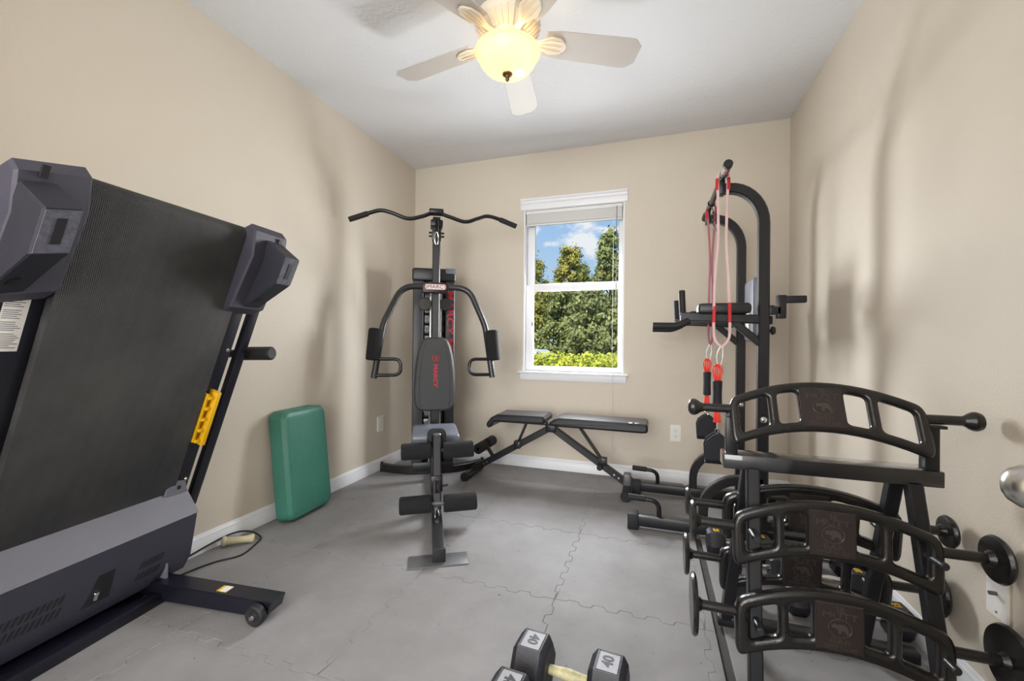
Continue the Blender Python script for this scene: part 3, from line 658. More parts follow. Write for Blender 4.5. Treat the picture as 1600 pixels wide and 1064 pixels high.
# top pulley and lat bar
MB().box((0.255, -0.043, 1.84), (0.375, 0.043, 1.885), GF, b=0.006).build('pulley_bracket', M_BLK, gym)
MB().box((0.30, -0.032, 1.74), (0.345, 0.032, 1.86), GF, b=0.006).build('pulley_housing', M_BLK, gym)
MB().lathe([(0, -0.012), (0.045, -0.012), (0.05, -0.008), (0.042, 0), (0.05, 0.008), (0.045, 0.012), (0, 0.012)], GF((0.39, 0, 1.835)), GS, 24).build('pulley_wheel', M_RUB, gym)
hk = MB().box((0.355, -0.055, 1.912), (0.44, 0.045, 1.945), GF, b=0.008).build('bar_hook', M_BLK, gym)
for z_ in (1.775, 1.80): MB().rod(GF((0.325, -0.055, z_)), GF((0.325, 0.055, z_)), 0.007).build('pulley_bolt', M_BLK, gym)
lat = smooth([(0.40, -0.582, 1.832), (0.40, -0.47, 1.878), (0.40, -0.385, 1.906), (0.40, -0.31, 1.895), (0.40, -0.20, 1.862), (0.40, -0.10, 1.885), (0.40, -0.012, 1.918), (0.40, 0.09, 1.893), (0.40, 0.20, 1.866), (0.40, 0.29, 1.895), (0.40, 0.36, 1.917), (0.40, 0.45, 1.90), (0.40, 0.566, 1.860)])
lb = MB().sweep([GF((p.x, p.y, p.z+0.008)) for p in lat], circ(0.0135)).build('lat_bar', M_BLKG, gym)
MB().rod(GF((0.40, -0.590, 1.836)), GF((0.40, -0.465, 1.887)), 0.0185, b_=0.004).build('bar_grip', M_RUB, lb)
MB().rod(GF((0.40, 0.450, 1.908)), GF((0.40, 0.576, 1.864)), 0.0185, b_=0.004).build('bar_grip', M_RUB, lb)
MB().tube([GF((0.395, 0.013*math.cos(a)-0.002, 1.745+0.045*math.sin(a))) for a in [2*PI*k/16 for k in range(16)]], 0.0042, n=6, closed=True).build('carabiner', M_CHR, gym)
MB().tube([GF((0.395, 0.0, 1.84)), GF((0.395, 0, 1.79))], 0.003, n=6).build('lat_cable', M_CORD, gym)
# press arms
for sg in (-1, 1):
    k_ = 1.0 if sg < 0 else 0.94
    o_ = 0.0 if sg < 0 else 0.012
    pth = fillet([(0.36, sg*0.05, 1.405), (0.37, sg*0.235*k_+o_, 1.402), (0.44, sg*0.355*k_+o_, 1.13), (0.50, sg*0.405*k_+o_, 0.765)], [0.11, 0.05])
    MB().sweep([GF(p) for p in pth], circ(0.0215)).build('press_arm', M_GUN, gym)
    fo = MB(); A = GF((0.46, sg*0.377*k_+o_, 1.095)); B = GF((0.485, sg*0.402*k_+o_, 0.885))
    a2, b2 = A+GS*sg*0.022, B+GS*sg*0.012
    fo.rod(a2, b2, 0.047, n=24, b_=0.007); fo.build('arm_foam', M_FOAM, gym)
    s0 = sg*0.395*k_+o_; s1 = sg*0.232*k_+o_
    dh = fillet([(0.49, s0, 0.893), (0.49, s1+sg*0.0, 0.893), (0.50, s1, 0.785), (0.50, s0, 0.785)], 0.048, 6)
    MB().sweep([GF(p) for p in dh], circ(0.0115)).build('hand_grip', M_BLKG, gym)
bd = MB().box((0.335, -0.095, 1.358), (0.395, 0.085, 1.432), GF, b=0.006).build('arm_crosshead', M_BLK, gym)
pl_ = MB().prism(rrect(0.150, 0.040, 0.018, 5), Fr(GF((0.3955, -0.005, 1.400)), GS, (0, 0, 1), GG), -0.002, 0.002).build('badge', M_WHITEP, bd, label='white badge with dark red lettering')
MB().tube([Fr(GF((0.3975, -0.005, 1.400)), GS, (0, 0, 1), GG)((x, y, 0)) for x, y in rrect(0.150, 0.040, 0.018, 5)], 0.002, n=6, closed=True).build('badge_border', M_RED, pl_)
text('badge_lettering', '©MARCY'.replace('©', 'o'), 0.036, Fr(GF((0.3978, -0.005, 1.400)), GS, (0, 0, 1), GG), M_DRED, pl_, ext=0.0006, sx=1.15)
for s_ in (-0.078, 0.075): MB().lathe([(0, -0.010), (0.046, -0.010), (0.050, 0), (0.046, 0.010), (0, 0.010)], GF((0.19, s_, 1.295)), GG, 24).build('cable_pulley', M_BLKG, gym)
# back pad
bpoly = []
for y_, x_ in ((0.525, 0.075), (0.535, 0.112), (0.56, 0.132), (0.60, 0.143), (0.68, 0.145), (0.80, 0.139), (0.90, 0.127), (0.97, 0.112), (1.015, 0.094), (1.035, 0.074), (1.043, 0.045)): bpoly.append((x_, y_))
bpoly = bpoly+[(-x, y) for x, y in reversed(bpoly)]
BPF = Fr(GF((0.37, -0.004, 0)), GS, V((0, 0, 1)), GG)
bpd = MB().prism(bpoly, BPF, 0.0, 0.062, b=0.014).build('back_pad', M_VINM, gym)
sm_ = MB()
for sg in (-1, 1): sm_.tube([BPF((sg*x, y, 0.0622)) for x, y in ((0.062, 1.025), (0.092, 0.90), (0.104, 0.75), (0.105, 0.62), (0.098, 0.548))], 0.0012, n=6)
sm_.build('pad_seam', M_SLOT, bpd)
RT = Fr(BPF((0.004, 0.775, 0.0625)), (0, 0, -1), GS, GG)
text('pad_lettering', 'MARCY', 0.040, RT, M_RED, bpd, ext=0.0008, sx=1.2, bold=0.0012)
lgf = Fr(BPF((0.004, 0.895, 0.0625)), GS, (0, 0, 1), GG)
MB().tube([lgf((0.021*math.cos(a), 0.021*math.sin(a), 0)) for a in [2*PI*k/24 for k in range(24)]], 0.0034, n=6, closed=True).build('pad_emblem_ring', M_RED, bpd)
text('pad_emblem', 'M', 0.028, Fr(lgf.o, (0, 0, -1), GS, GG), M_RED, bpd, ext=0.0008)
MB().box((0.325, -0.02, 0.62), (0.375, 0.02, 0.95), GF, b=0.004).build('pad_mount', M_BLK, gym)
# seat with post
MB().box((0.42, -0.150, 0.385), (0.80, 0.146, 0.440), GF, b=0.022, seg=3).build('seat', M_SEATG, gym)  # the seat's grey-blue sheen is put into its base colour
MB().box((0.33, -0.025, 0.335), (0.86, 0.025, 0.386), GF, b=0.004).build('seat_rail', M_BLK, gym)
MB().box((0.83, -0.028, 0.05), (0.885, 0.028, 0.46), GF, b=0.005).build('front_post', M_BLK, gym)
yk = fillet([(0.90, -0.042, 0.40), (0.90, -0.040, 0.485), (0.90, 0.040, 0.485), (0.90, 0.042, 0.40)], 0.02)
MB().sweep([GF(p) for p in yk], rrect(0.012, 0.03, 0.003)).build('lever_bracket', M_BLK, gym)
MB().sweep([GF((0.925, 0, 0.465)), GF((1.06, 0, 0.085))], rrect(0.048, 0.048, 0.006), upv=GG).build('leg_lever', M_BLK, gym)
MB().lathe([(0, 0), (0.022, 0), (0.026, 0.008), (0.02, 0.016), (0, 0.018)], GF((0.925, 0, 0.462)), (0, 0, 1), 18).build('lever_cap', M_STEELD, gym)
for t_, z_, lo_, hi_ in ((0.935, 0.378, -0.200, 0.214), (1.075, 0.122, -0.200, 0.218)):
    MB().rod(GF((t_, lo_+0.01, z_)), GF((t_, hi_-0.01, z_+0.004)), 0.012).build('roller_axle', M_STEELD, gym)
    for a, b in ((lo_, -0.030), (0.036, hi_)): MB().rod(GF((t_, a, z_)), GF((t_, b, z_+0.004)), 0.047, n=26, b_=0.006).build('foam_roller', M_FOAM, gym)
MB().box((0.985, -0.032, 0.17), (1.03, 0.032, 0.26), GF, b=0.006).build('low_pulley_bracket', M_BLK, gym)
MB().lathe([(0, -0.010), (0.035, -0.010), (0.03, 0), (0.035, 0.010), (0, 0.010)], GF((1.045, 0, 0.205)), GS, 20).build('low_pulley', M_RUB, gym)
MB().rod(GF((1.02, 0.03, 0.20)), GF((1.02, 0.062, 0.205)), 0.006).build('lock_pin', M_BLK, gym)
MB().tube([GF((1.10, 0.010*math.cos(a), 0.075+0.038*math.sin(a))) for a in [2*PI*k/16 for k in range(16)]], 0.004, n=6, closed=True).build('snap_hook', M_CHR, gym)

# ------------------------------------------------------------------ adjustable bench
bn = thing('weight_bench', (-0.65, 2.96, 0), 'black adjustable weight bench standing under the window', 'weight bench')
BY = 2.96
def bpad(name, prof_, y0, y1):
    return MB().prism(prof_, Fr((0, y0, 0), (1, 0, 0), (0, 0, 1), (0, 1, 0)), 0, y1-y0, b=0.014).build(name, M_VIN, bn)
bpad('seat_pad', [(-1.135, 0.405), (-1.12, 0.392), (-1.098, 0.400), (-1.075, 0.437), (-0.715, 0.445), (-0.700, 0.455), (-0.698, 0.480), (-0.714, 0.498), (-1.055, 0.493), (-1.10, 0.468), (-1.134, 0.425)], 2.835, 3.085)
bkp = bpad('back_pad', [(-0.672, 0.442), (-0.655, 0.437), (-0.060, 0.432), (-0.026, 0.436), (-0.018, 0.450), (-0.018, 0.478), (-0.030, 0.492), (-0.60, 0.496), (-0.640, 0.482), (-0.672, 0.456)], 2.835, 3.085)
for x_, w_ in ((-0.128, 0.022), (-0.088, 0.028)):
    lg_ = MB()
    if w_ < 0.025: lg_.box((x_-0.011, 2.845, 0.4925), (x_+0.011, 2.870, 0.4955), b=0.001)
    else:
        lg_.box((x_-0.012, 2.848, 0.4925), (x_+0.002, 2.854, 0.4955)); lg_.box((x_-0.010, 2.856, 0.4925), (x_-0.002, 2.868, 0.4955)); lg_.box((x_+0.004, 2.862, 0.4925), (x_+0.013, 2.869, 0.4955))
    lg_.build('pad_logo', M_WHITEP, bkp)
SB = rrect(0.03, 0.045, 0.004)
def strut(name, a, b, prof_=SB, m_=M_BLK, par=None): return MB().sweep([V(a), V(b)], prof_, upv=(0, 1, 0)).build(name, m_, par or bn)
strut('front_leg', (-0.665, BY, 0.415), (-1.285, BY, 0.045), rrect(0.045, 0.045, 0.004))
strut('rear_leg', (-0.690, BY, 0.415), (-0.165, BY, 0.075), rrect(0.045, 0.045, 0.004))
for s_ in (-0.026, 0.026):
    strut('seat_strut', (-0.860, BY+s_, 0.435), (-0.930, BY+s_, 0.268), rrect(0.008, 0.022, 0.002))
    strut('back_strut', (-0.485, BY+s_, 0.436), (-0.318, BY+s_, 0.205), rrect(0.008, 0.022, 0.002))
MB().box((-1.08, BY-0.02, 0.420), (-0.69, BY+0.02, 0.440), b=0.003).build('seat_frame', M_BLK, bn)
MB().box((-0.67, BY-0.02, 0.415), (-0.06, BY+0.02, 0.436), b=0.003).build('back_frame', M_BLK, bn)
MB().box((-0.715, BY-0.04, 0.375), (-0.640, BY+0.04, 0.437), b=0.008).build('hinge_bracket', M_BLK, bn)
MB().box((-0.955, BY-0.03, 0.235), (-0.905, BY+0.03, 0.29), b=0.006).build('strut_collar', M_BLK, bn)
MB().box((-0.345, BY-0.03, 0.175), (-0.285, BY+0.03, 0.225), b=0.006).build('strut_collar', M_BLK, bn)
MB().rod((-0.33, BY-0.055, 0.165), (-0.33, BY-0.025, 0.165), 0.020, b_=0.004).build('adjust_knob', M_RUB, bn)
MB().rod((-1.285, BY-0.15, 0.03), (-1.285, BY+0.13, 0.03), 0.026).build('front_foot_bar', M_BLK, bn)
for s_ in (-0.168, 0.125): MB().rod((-1.285, BY+s_, 0.031), (-1.285, BY+s_+0.02, 0.031), 0.031, b_=0.004).build('foot_cap', M_RUB, bn)
MB().box((-0.175, BY-0.17, 0.012), (-0.125, BY+0.17, 0.058), b=0.005).build('rear_foot_bar', M_BLK, bn)
MB().box((-0.175, BY-0.035, 0.05), (-0.125, BY+0.035, 0.135), b=0.01).build('rear_riser', M_STEELD, bn)
for s_ in (-0.185, 0.165): MB().rod((-0.15, BY+s_, 0.033), (-0.15, BY+s_+0.022, 0.033), 0.033, b_=0.004).build('foot_cap', M_RUB, bn)
for x_, z_ in ((-1.19, 0.100), (-1.165, 0.115), (-0.235, 0.118), (-0.205, 0.098)): MB().lathe([(0, 0.004), (0.007, 0.003), (0.009, 0), (0, 0)], (x_, BY-0.0225, z_), (0, -1, 0), 10).build('bolt', M_CHR, bn)
strut('roller_stem', (-1.115, BY, 0.145), (-1.185, BY, 0.245), rrect(0.025, 0.025, 0.004))
MB().rod((-1.185, BY-0.15, 0.24), (-1.185, BY+0.15, 0.24), 0.011).build('roller_axle', M_BLK, bn)
for a, b in ((-0.15, -0.02), (0.02, 0.15)): MB().rod((-1.185, BY+a, 0.24), (-1.185, BY+b, 0.24), 0.038, n=22, b_=0.005).build('leg_foam_roller', M_FOAM, bn)

# ------------------------------------------------------------------ pull-up tower
tw = thing('pull_up_tower', (0.45, 2.70, 0), 'black power tower with pull-up bar and knee-raise arms by the right wall', 'power tower')
NY, FY_ = 2.42, 2.985
PX = 0.534
SQ5 = rrect(0.05, 0.05, 0.006)
for y_ in (NY, FY_):
    MB().box((-0.065, y_-0.027, 0.020), (0.83, y_+0.027, 0.078), b=0.005).build('foot_rail', M_BLK, tw)
    for x0_, x1_ in ((-0.118, -0.062), (0.815, 0.852)): MB().box((x0_, y_-0.036, 0.0), (x1_, y_+0.036, 0.086 if x0_ < 0 else 0.082), b=0.005).build('rubber_foot', M_RUB, tw)
    ph = fillet([(0.045, y_, 0.06), (0.045, y_, 0.160), (-0.115, y_, 0.168)], 0.055, 6)
    pu = MB().sweep(ph, circ(0.0125), upv=(0, 1, 0)).build('push_up_handle', M_BLKG, tw)
    MB().rod((-0.025, y_, 0.165), (-0.118, y_, 0.168), 0.0165, b_=0.003).build('handle_grip', M_RUB, pu)
    arc = [(0.262, y_, 0.06), (0.262, y_, 0.135)]+[(0.262+0.19*(1-math.cos(a)), y_, 0.145+0.175*math.sin(a)) for a in [PI/2*k/8 for k in range(9)]]+[(PX, y_, 0.322)]
    MB().sweep(arc, rrect(0.045, 0.05, 0.006), upv=(0, 1, 0)).build('arched_brace', M_BLK, tw)
    po = [(PX, y_, 0.07), (PX, y_, 1.62)]+[(PX-0.165*(1-math.cos(a)), y_, 1.625+0.195*math.sin(a)) for a in [PI/2*k/9 for k in range(10)]]+[(0.345, y_, 1.820)]
    pst = MB().sweep(po, SQ5, upv=(0, 1, 0)).build('arched_post', M_BLK, tw)
    for z_ in (0.30, 0.637): MB().lathe([(0, 0.007), (0.008, 0.006), (0.014, 0.002), (0.016, 0), (0, 0)], (PX, y_-0.025, z_), (0, -1, 0), 14).build('bolt', M_CHR, pst)
    MB().box((0.325, y_-0.03, 1.79), (0.352, y_+0.03, 1.875), b=0.004).build('bar_bracket', M_BLK, tw)
    # knee raise arm: beam, grip, lower handle, pad, diagonal brace
    am = MB().sweep([(0.515, y_, 1.142), (0.145, y_, 1.160)], rrect(0.045, 0.045, 0.005), upv=(0, 0, 1)).build('arm_beam', M_BLK, tw)
    MB().rod((0.156, y_, 1.165), (0.150, y_, 1.300), 0.0165, b_=0.004).build('vertical_grip', M_RUB, am)
    lh = fillet([(0.185, y_-0.018, 1.135), (0.150, y_-0.03, 1.118), (0.120, y_-0.03, 1.108), (0.005, y_-0.03, 1.110)], 0.03, 4)
    MB().sweep(lh, circ(0.0185), upv=(0, 1, 0)).build('dip_grip', M_RUB, am)
    MB().box((0.225, y_-0.055, 1.170), (0.475, y_+0.055, 1.226), b=0.020, seg=3).build('arm_pad', M_VIN, tw)
    MB().sweep([(0.400, y_, 1.130), (0.520, y_, 1.020)], rrect(0.035, 0.04, 0.004), upv=(0, 1, 0)).build('diagonal_brace', M_BLK, tw)
    # rear handles
    MB().box((0.55, y_-0.02, 1.165), (0.61, y_+0.02, 1.205), b=0.004).build('rear_arm_stub', M_BLK, tw)
    MB().box((0.592, y_-0.02, 1.145), (0.632, y_+0.02, 1.262), b=0.004).build('rear_arm_plate', M_BLK, tw)
    MB().box((0.615, y_-0.017, 1.222), (0.720, y_+0.017, 1.258), b=0.006).build('rear_handle', M_BLK, tw)
    MB().lathe([(0, 0.030), (0.018, 0.028), (0.022, 0.018), (0.018, 0.012), (0.008, 0.010), (0.008, 0)], (0.558, y_, 1.085), (1, 0, 0), 14).build('adjust_knob', M_RUB, tw)
MB().rod((0.337, 2.225, 1.868), (0.337, 3.11, 1.868), 0.0165).build('pull_up_bar', M_BLKG, tw)
for a, b in ((2.20, 2.33), (3.03, 3.135)): MB().rod((0.337, a, 1.868), (0.337, b, 1.868), 0.021, b_=0.004).build('bar_grip', M_RUB, tw)
MB().rod((0.337, 2.225, 1.868), (0.337, 2.30, 1.868), 0.0212).build('chrome_collar', M_CHR, tw)
MB().box((0.548, NY+0.02, 1.118), (0.582, FY_-0.02, 1.160), b=0.004).build('cross_beam', M_BLK, tw)
MB().box((0.72, NY, 0.028), (0.765, FY_, 0.070), b=0.004).build('base_cross_beam', M_BLK, tw)
bkm = MB().box((0.520, 2.585, 1.03), (0.578, 2.82, 1.385), b=0.024, seg=3).build('back_pad', M_SEATG, tw)
MB().box((0.515, 2.66, 1.10), (0.5205, 2.745, 1.20), b=0.002).build('pad_print', M_WHITEP, bkm)

# ------------------------------------------------------------------ hanging assist straps
def strap(x, y, ztop, zbot, main, spread, label, sleeve):
    st_ = thing('assist_strap', (x, y, zbot), label, 'exercise strap', 'pull-up assist straps')
    # long latex loop over the bar
    r_ = 0.024
    lp = [(x+r_*math.cos(a), y, 1.868+r_*math.sin(a)+0.0) for a in [PI*k/8 for k in range(9)]]
    left = smooth([(x-r_, y, 1.86), (x-spread*0.55, y-0.004, 1.55), (x-spread*0.9, y-0.004, zbot+0.45), (x-spread, y, zbot+0.20), (x-spread*0.8, y, zbot+0.13), (x, y, zbot+0.095)], 5)
    right = smooth([(x, y, zbot+0.095), (x+spread*0.8, y, zbot+0.13), (x+spread, y, zbot+0.20), (x+spread*0.8, y+0.004, zbot+0.45), (x+spread*0.5, y+0.004, 1.55), (x+r_, y, 1.86)], 5)
    loop = left+right[1:]+lp[1:-1]
    MB().sweep(loop, rrect(0.013, 0.005, 0.002, 1), closed=True, upv=(0, 1, 0)).build('latex_loop', main, st_)
    for s_ in (-1, 1):
        MB().sweep([(x+s_*spread*0.95, y, zbot+0.32), (x+s_*spread, y, zbot+0.22)], rrect(0.0165, 0.0085, 0.003, 1), upv=(0, 1, 0)).build('red_sleeve', sleeve, st_)
        MB().sweep([(x+s_*0.027, y, 1.80), (x+s_*0.026, y, 1.86)], rrect(0.016, 0.0085, 0.003, 1), upv=(0, 1, 0)).build('red_sleeve', M_BANDR, st_)
    # white cord with carabiner
    MB().tube(smooth([(x-0.004, y, zbot+0.10), (x-0.022, y, zbot+0.05), (x-0.016, y, zbot+0.0)]), 0.0028, n=6).build('white_cord', M_WHITEP, st_)
    MB().tube(smooth([(x+0.004, y, zbot+0.10), (x+0.006, y, zbot+0.05), (x-0.004, y, zbot+0.0)]), 0.0028, n=6).build('white_cord', M_WHITEP, st_)
    xc = x-0.018
    for k in range(5):
        d = (k-2)*0.0085
        MB().tube(smooth([(xc+d*0.3, y, zbot+0.008), (xc+d*1.25, y+0.003*((k % 2)*2-1), zbot-0.02), (xc+d*0.7, y, zbot-0.085), (xc+d*0.6, y, zbot-0.23), (xc+d*0.9, y, zbot-0.29)]), 0.0038, n=8).build('red_tube', M_ORED, st_)
    MB().lathe([(0, 0), (0.019, 0), (0.023, -0.006), (0.021, -0.07), (0.023, -0.14), (0.019, -0.146), (0, -0.146)], (xc, y, zbot-0.075), (0, 0, 1), 18).build('neoprene_sleeve', M_NEO, st_)
    MB().tube([(xc+0.010*math.cos(a), y, zbot-0.335+0.014*math.sin(a)) for a in [2*PI*k/14 for k in range(14)]], 0.003, n=6, closed=True).build('steel_ring', M_CHR, st_)
    MB().tube([(xc, y, zbot-0.28), (xc, y, zbot-0.325)], 0.0022, n=6).build('white_cord', M_WHITEP, st_)
    # black foot sling: a folded padded cradle
    zs_ = zbot-0.355
    sl_ = MB()
    pr = [(-0.056, -0.12), (-0.060, -0.05), (-0.050, -0.02), (-0.028, 0.0), (-0.010, 0.012), (0.010, 0.012), (0.028, 0.0), (0.050, -0.02), (0.060, -0.05), (0.056, -0.12)]
    for dy in (-0.026, 0.026):
        sl_.prism(pr, Fr((xc, y+dy, zs_), V((1, 0, 0)), V((0, -dy*2.0, 1)).normalized(), (0, 1, 0)), -0.004, 0.004, b=0.0015)
    sl_.sweep([(xc, y-0.026-0.006, zs_-0.118), (xc, y-0.02, zs_-0.136), (xc, y, zs_-0.142), (xc, y+0.02, zs_-0.136), (xc, y+0.032, zs_-0.118)], rrect(0.112, 0.008, 0.003, 1), upv=(0, 0, 1))
    sl_.build('foot_sling', M_NEO, st_)
strap(0.337, 2.365, 1.87, 0.905, M_BANDP, 0.037, 'pink and white assist band with red tubes and black sling nearest the camera', M_BANDR)
strap(0.350, 2.900, 1.87, 0.915, M_BANDD, 0.012, 'dark red assist band with black sling hanging behind the pink one', M_DRED)

ck = thing('cord_hook', (0.337, 2.80, 1.70), 'thin black cord with a hook tied around the middle of the pull-up bar', 'cord')
MB().tube([(0.337+0.0195*math.cos(a), 2.80, 1.868+0.0195*math.sin(a)) for a in [2*PI*k/16 for k in range(16)]], 0.003, n=6, closed=True).build('cord_loop', M_CORD, ck)
MB().tube(smooth([(0.337, 2.80, 1.849), (0.352, 2.80, 1.80), (0.340, 2.80, 1.755), (0.362, 2.80, 1.71), (0.380, 2.80, 1.675)]), 0.0032, n=6).build('cord_tail', M_CORD, ck)
MB().tube([(0.352+0.012*math.cos(a), 2.80, 1.79+0.028*math.sin(a)) for a in [2*PI*k/16 for k in range(16)]], 0.0034, n=6, closed=True).build('snap_hook', M_BLKG, ck)

# ------------------------------------------------------------------ rack of curved bars
rk = thing('bar_rack', (0.5, 1.52, 0), 'black steel A-frame rack holding five curved bars by the right wall', 'bar rack')
MB().box((0.222, 1.492, 0.618), (0.778, 1.572, 0.664), b=0.004).build('top_beam', M_BEAM, rk)
for x_ in (0.246, 0.754):
    MB().box((x_-0.017, 1.500, 0.66), (x_+0.017, 1.534, 0.786), b=0.003).build('end_post', M_BLK, rk)
    MB().box((x_-0.020, 1.482, 0.784), (x_+0.024, 1.538, 0.793), b=0.002).build('bar_saddle', M_BLK, rk)
def leg(name, a, b): return MB().sweep([V(a), V(b)], rrect(0.036, 0.036, 0.004), upv=(1, 0, 0)).build(name, M_BLK, rk)
for xt, xb in ((0.305, 0.287), (0.712, 0.722)): leg('front_leg', (xt, 1.505, 0.62), (xb, 1.352, 0.018))
for xt, xb in ((0.302, 0.262), (0.690, 0.668)): leg('rear_leg', (xt, 1.550, 0.62), (xb, 1.700, 0.018))
MB().box((0.235, 1.680, 0.0), (0.82, 1.722, 0.036), b=0.004).build('rear_floor_bar', M_BLK, rk)
MB().box((0.235, 1.330, 0.0), (0.82, 1.372, 0.036), b=0.004).build('front_floor_bar', M_BLK, rk)
for y_, z_, s_ in ((1.442, 0.447, -1), (1.395, 0.215, -1), (1.590, 0.440, 1), (1.645, 0.225, 1)):
    for x_ in (0.292, 0.716):
        xx = x_ if s_ < 0 else (0.288 if x_ < 0.5 else 0.684)
        MB().rod((xx, y_-s_*0.012, z_), (xx, y_+s_*0.072, z_+0.004), 0.0105, b_=0.003).build('peg', M_GUN, rk)

def bar(name, y, z, disc, thick, tilt, label, num, rho=0.0138, xc=0.487, half=0.360):
    """one-piece curved bar: ladder frame with cast plaque, straight handles, disc ends"""
    b_ = thing(name, (xc, y, z), label, 'exercise bar', 'curved cast bars on the rack')
    ct, sn_ = math.cos(tilt), math.sin(tilt)
    fr = Fr((xc, y, z), (1, 0, 0), (0, -sn_*-1*-1, ct), (0, ct, sn_))         # local x along, y up in the frame's plane, z through it
    hw = 0.252
    top = lambda s: 0.083-0.066*s*s
    bot = lambda s: -0.042-0.062*s*s
    def rpath(pts, r):
        """closed polyline with rounded corners: pts are (x, y, round?)"""
        out = []; n = len(pts)
        for i in range(n):
            p = V(pts[i][:2])
            if not pts[i][2]: out.append(p); continue
            a = V(pts[i-1][:2])-p; c = V(pts[(i+1) % n][:2])-p
            k1 = min(r, a.length*0.8); k2 = min(r, c.length*0.8); p1 = p+a.normalized()*k1; p2 = p+c.normalized()*k2
            out += [(1-t)**2*p1+2*t*(1-t)*p+t*t*p2 for t in (0, 0.2, 0.4, 0.6, 0.8, 1)]
        return out
    def ring(s0, s1, ot, ob):
        n = max(2, int((s1-s0)*9)); ss = [s0+(s1-s0)*k/n for k in range(n+1)]
        e = 0.06 if s1-s0 > 1 else 0.0
        return [(q*hw, top(q)+ot, k in (0, n)) for k, q in enumerate(ss)]+[(q*hw*(1.0-0.01), bot(q)-ob, k in (0, n)) for k, q in reversed(list(enumerate(ss)))]
    cu = bpy.data.curves.new('ladder', 'CURVE'); cu.dimensions = '2D'; cu.fill_mode = 'BOTH'; cu.bevel_depth = rho*0.72; cu.extrude = rho*0.28; cu.offset = -rho*0.72; cu.bevel_resolution = 3
    e_ = rho/hw
    outlines = [rpath(ring(-1, 1, rho, rho), 0.045)]
    for s0, s1 in ((-1+2*e_, -0.56), (-0.46, -0.235), (0.235, 0.46), (0.56, 1-2*e_)): outlines.append(rpath(ring(s0, s1, -rho, -rho), 0.014))
    for ol in outlines:
        sp_ = cu.splines.new('POLY'); sp_.points.add(len(ol)-1); sp_.use_cyclic_u = True
        for q, p in zip(sp_.points, ol): q.co = (p.x, p.y, 0, 1)
    ob_ = bpy.data.objects.new('ladder', cu); me_ = bpy.data.meshes.new_from_object(ob_); bpy.data.objects.remove(ob_); bpy.data.curves.remove(cu)
    m_ = MB().add([fr(v_.co) for v_ in me_.vertices], [tuple(p.vertices) for p in me_.polygons]); bpy.data.meshes.remove(me_)
    m_.build('ladder_frame', M_IRON, b_)
    pw = 0.056
    pq = MB().prism([(-pw, bot(0.22)-0.003), (pw, bot(0.22)-0.003), (pw, top(0.22)-0.002), (-pw, top(0.22)-0.002)], fr, -rho-0.004, rho-0.003, b=0.004).build('name_plaque', M_PLAQ, b_)
    pf = lambda x_, y_: Fr(fr((x_, y_, -rho-0.0042)), fr.x, fr.y, fr.x.cross(fr.y))
    yc = 0.018
    if num: text('plaque_number', num, 0.021, pf(0, yc+0.045), M_PLAQL, pq, ext=0.0014)
    text('plaque_word', 'MUTT', 0.023, pf(0, yc+0.029), M_PLAQL, pq, ext=0.0014, sx=1.35)
    text('plaque_word', 'BAR', 0.020, pf(0, yc-0.037), M_PLAQL, pq, ext=0.0014, sx=1.35)
    text('plaque_small_print', 'MADE IN USA', 0.0125, pf(0, yc-0.051), M_PLAQL, pq, ext=0.0012)
    ef = pf(0, yc-0.003)
    MB().tube([ef((0.0265*math.cos(a), 0.0235*math.sin(a), 0)) for a in [2*PI*k/24 for k in range(24)]], 0.0014, n=5, closed=True).build('emblem_ring', M_PLAQL, pq)
    an = [(-0.021, 0.004), (-0.019, 0.010), (-0.013, 0.012), (-0.008, 0.010), (0.0, 0.013), (0.010, 0.012), (0.017, 0.006), (0.019, -0.004), (0.020, -0.013), (0.014, -0.014), (0.012, -0.006), (0.003, -0.004), (0.001, -0.014), (-0.005, -0.014), (-0.006, -0.002), (-0.012, 0.001), (-0.017, 0.0)]
    MB().prism(an, ef, -0.001, 0.0022).build('emblem_animal', M_PLAQL, pq)
    for s in (-1, 1):
        MB().sweep([V((xc+s*(hw-0.006), y, z)), V((xc+s*(half-0.006), y, z))], circ(0.0135, 16)).build('handle', M_IRON, b_)
        if thick == 0: pr = [(0, 0.012), (0.0135, 0.012), (0.017, 0.004), (disc*0.92, -0.003), (disc*1.08, -0.012), (disc*1.08, -0.018), (disc*0.95, -0.026), (disc*0.6, -0.031), (0, -0.033)]
        else: pr = [(0, 0.012), (0.015, 0.012), (0.022, 0.0), (disc*0.8, -0.002), (disc-0.004, -0.004), (disc, -0.011), (disc-0.004, -thick), (disc*0.5, -thick-0.002), (0, -thick-0.002)]
        MB().lathe(pr, (xc+s*(half-(0.020 if thick == 0 else 0.010)), y, z), (-s, 0, 0), 36).build('end_disc', M_IRON, b_)
    return b_
bar('curved_bar', 1.495, 0.809, 0.0245, 0, -0.42, 'curved black bar with small round knob ends, resting on top of the rack', '36')
bar('curved_bar', 1.425, 0.467, 0.060, 0.018, -0.06, 'curved black bar with medium discs on the rack front, middle row', '36', 0.0162)
bar('curved_bar', 1.378, 0.236, 0.085, 0.018, -0.06, 'curved black bar with the largest discs, low on the rack front', '38', 0.0178)
bar('curved_bar', 1.615, 0.458, 0.048, 0.018, 0.10, 'curved black bar on the far side of the rack, upper row', None, 0.0170)
bar('curved_bar', 1.672, 0.247, 0.072, 0.018, 0.10, 'curved black bar on the far side of the rack, low row', None, 0.0155)

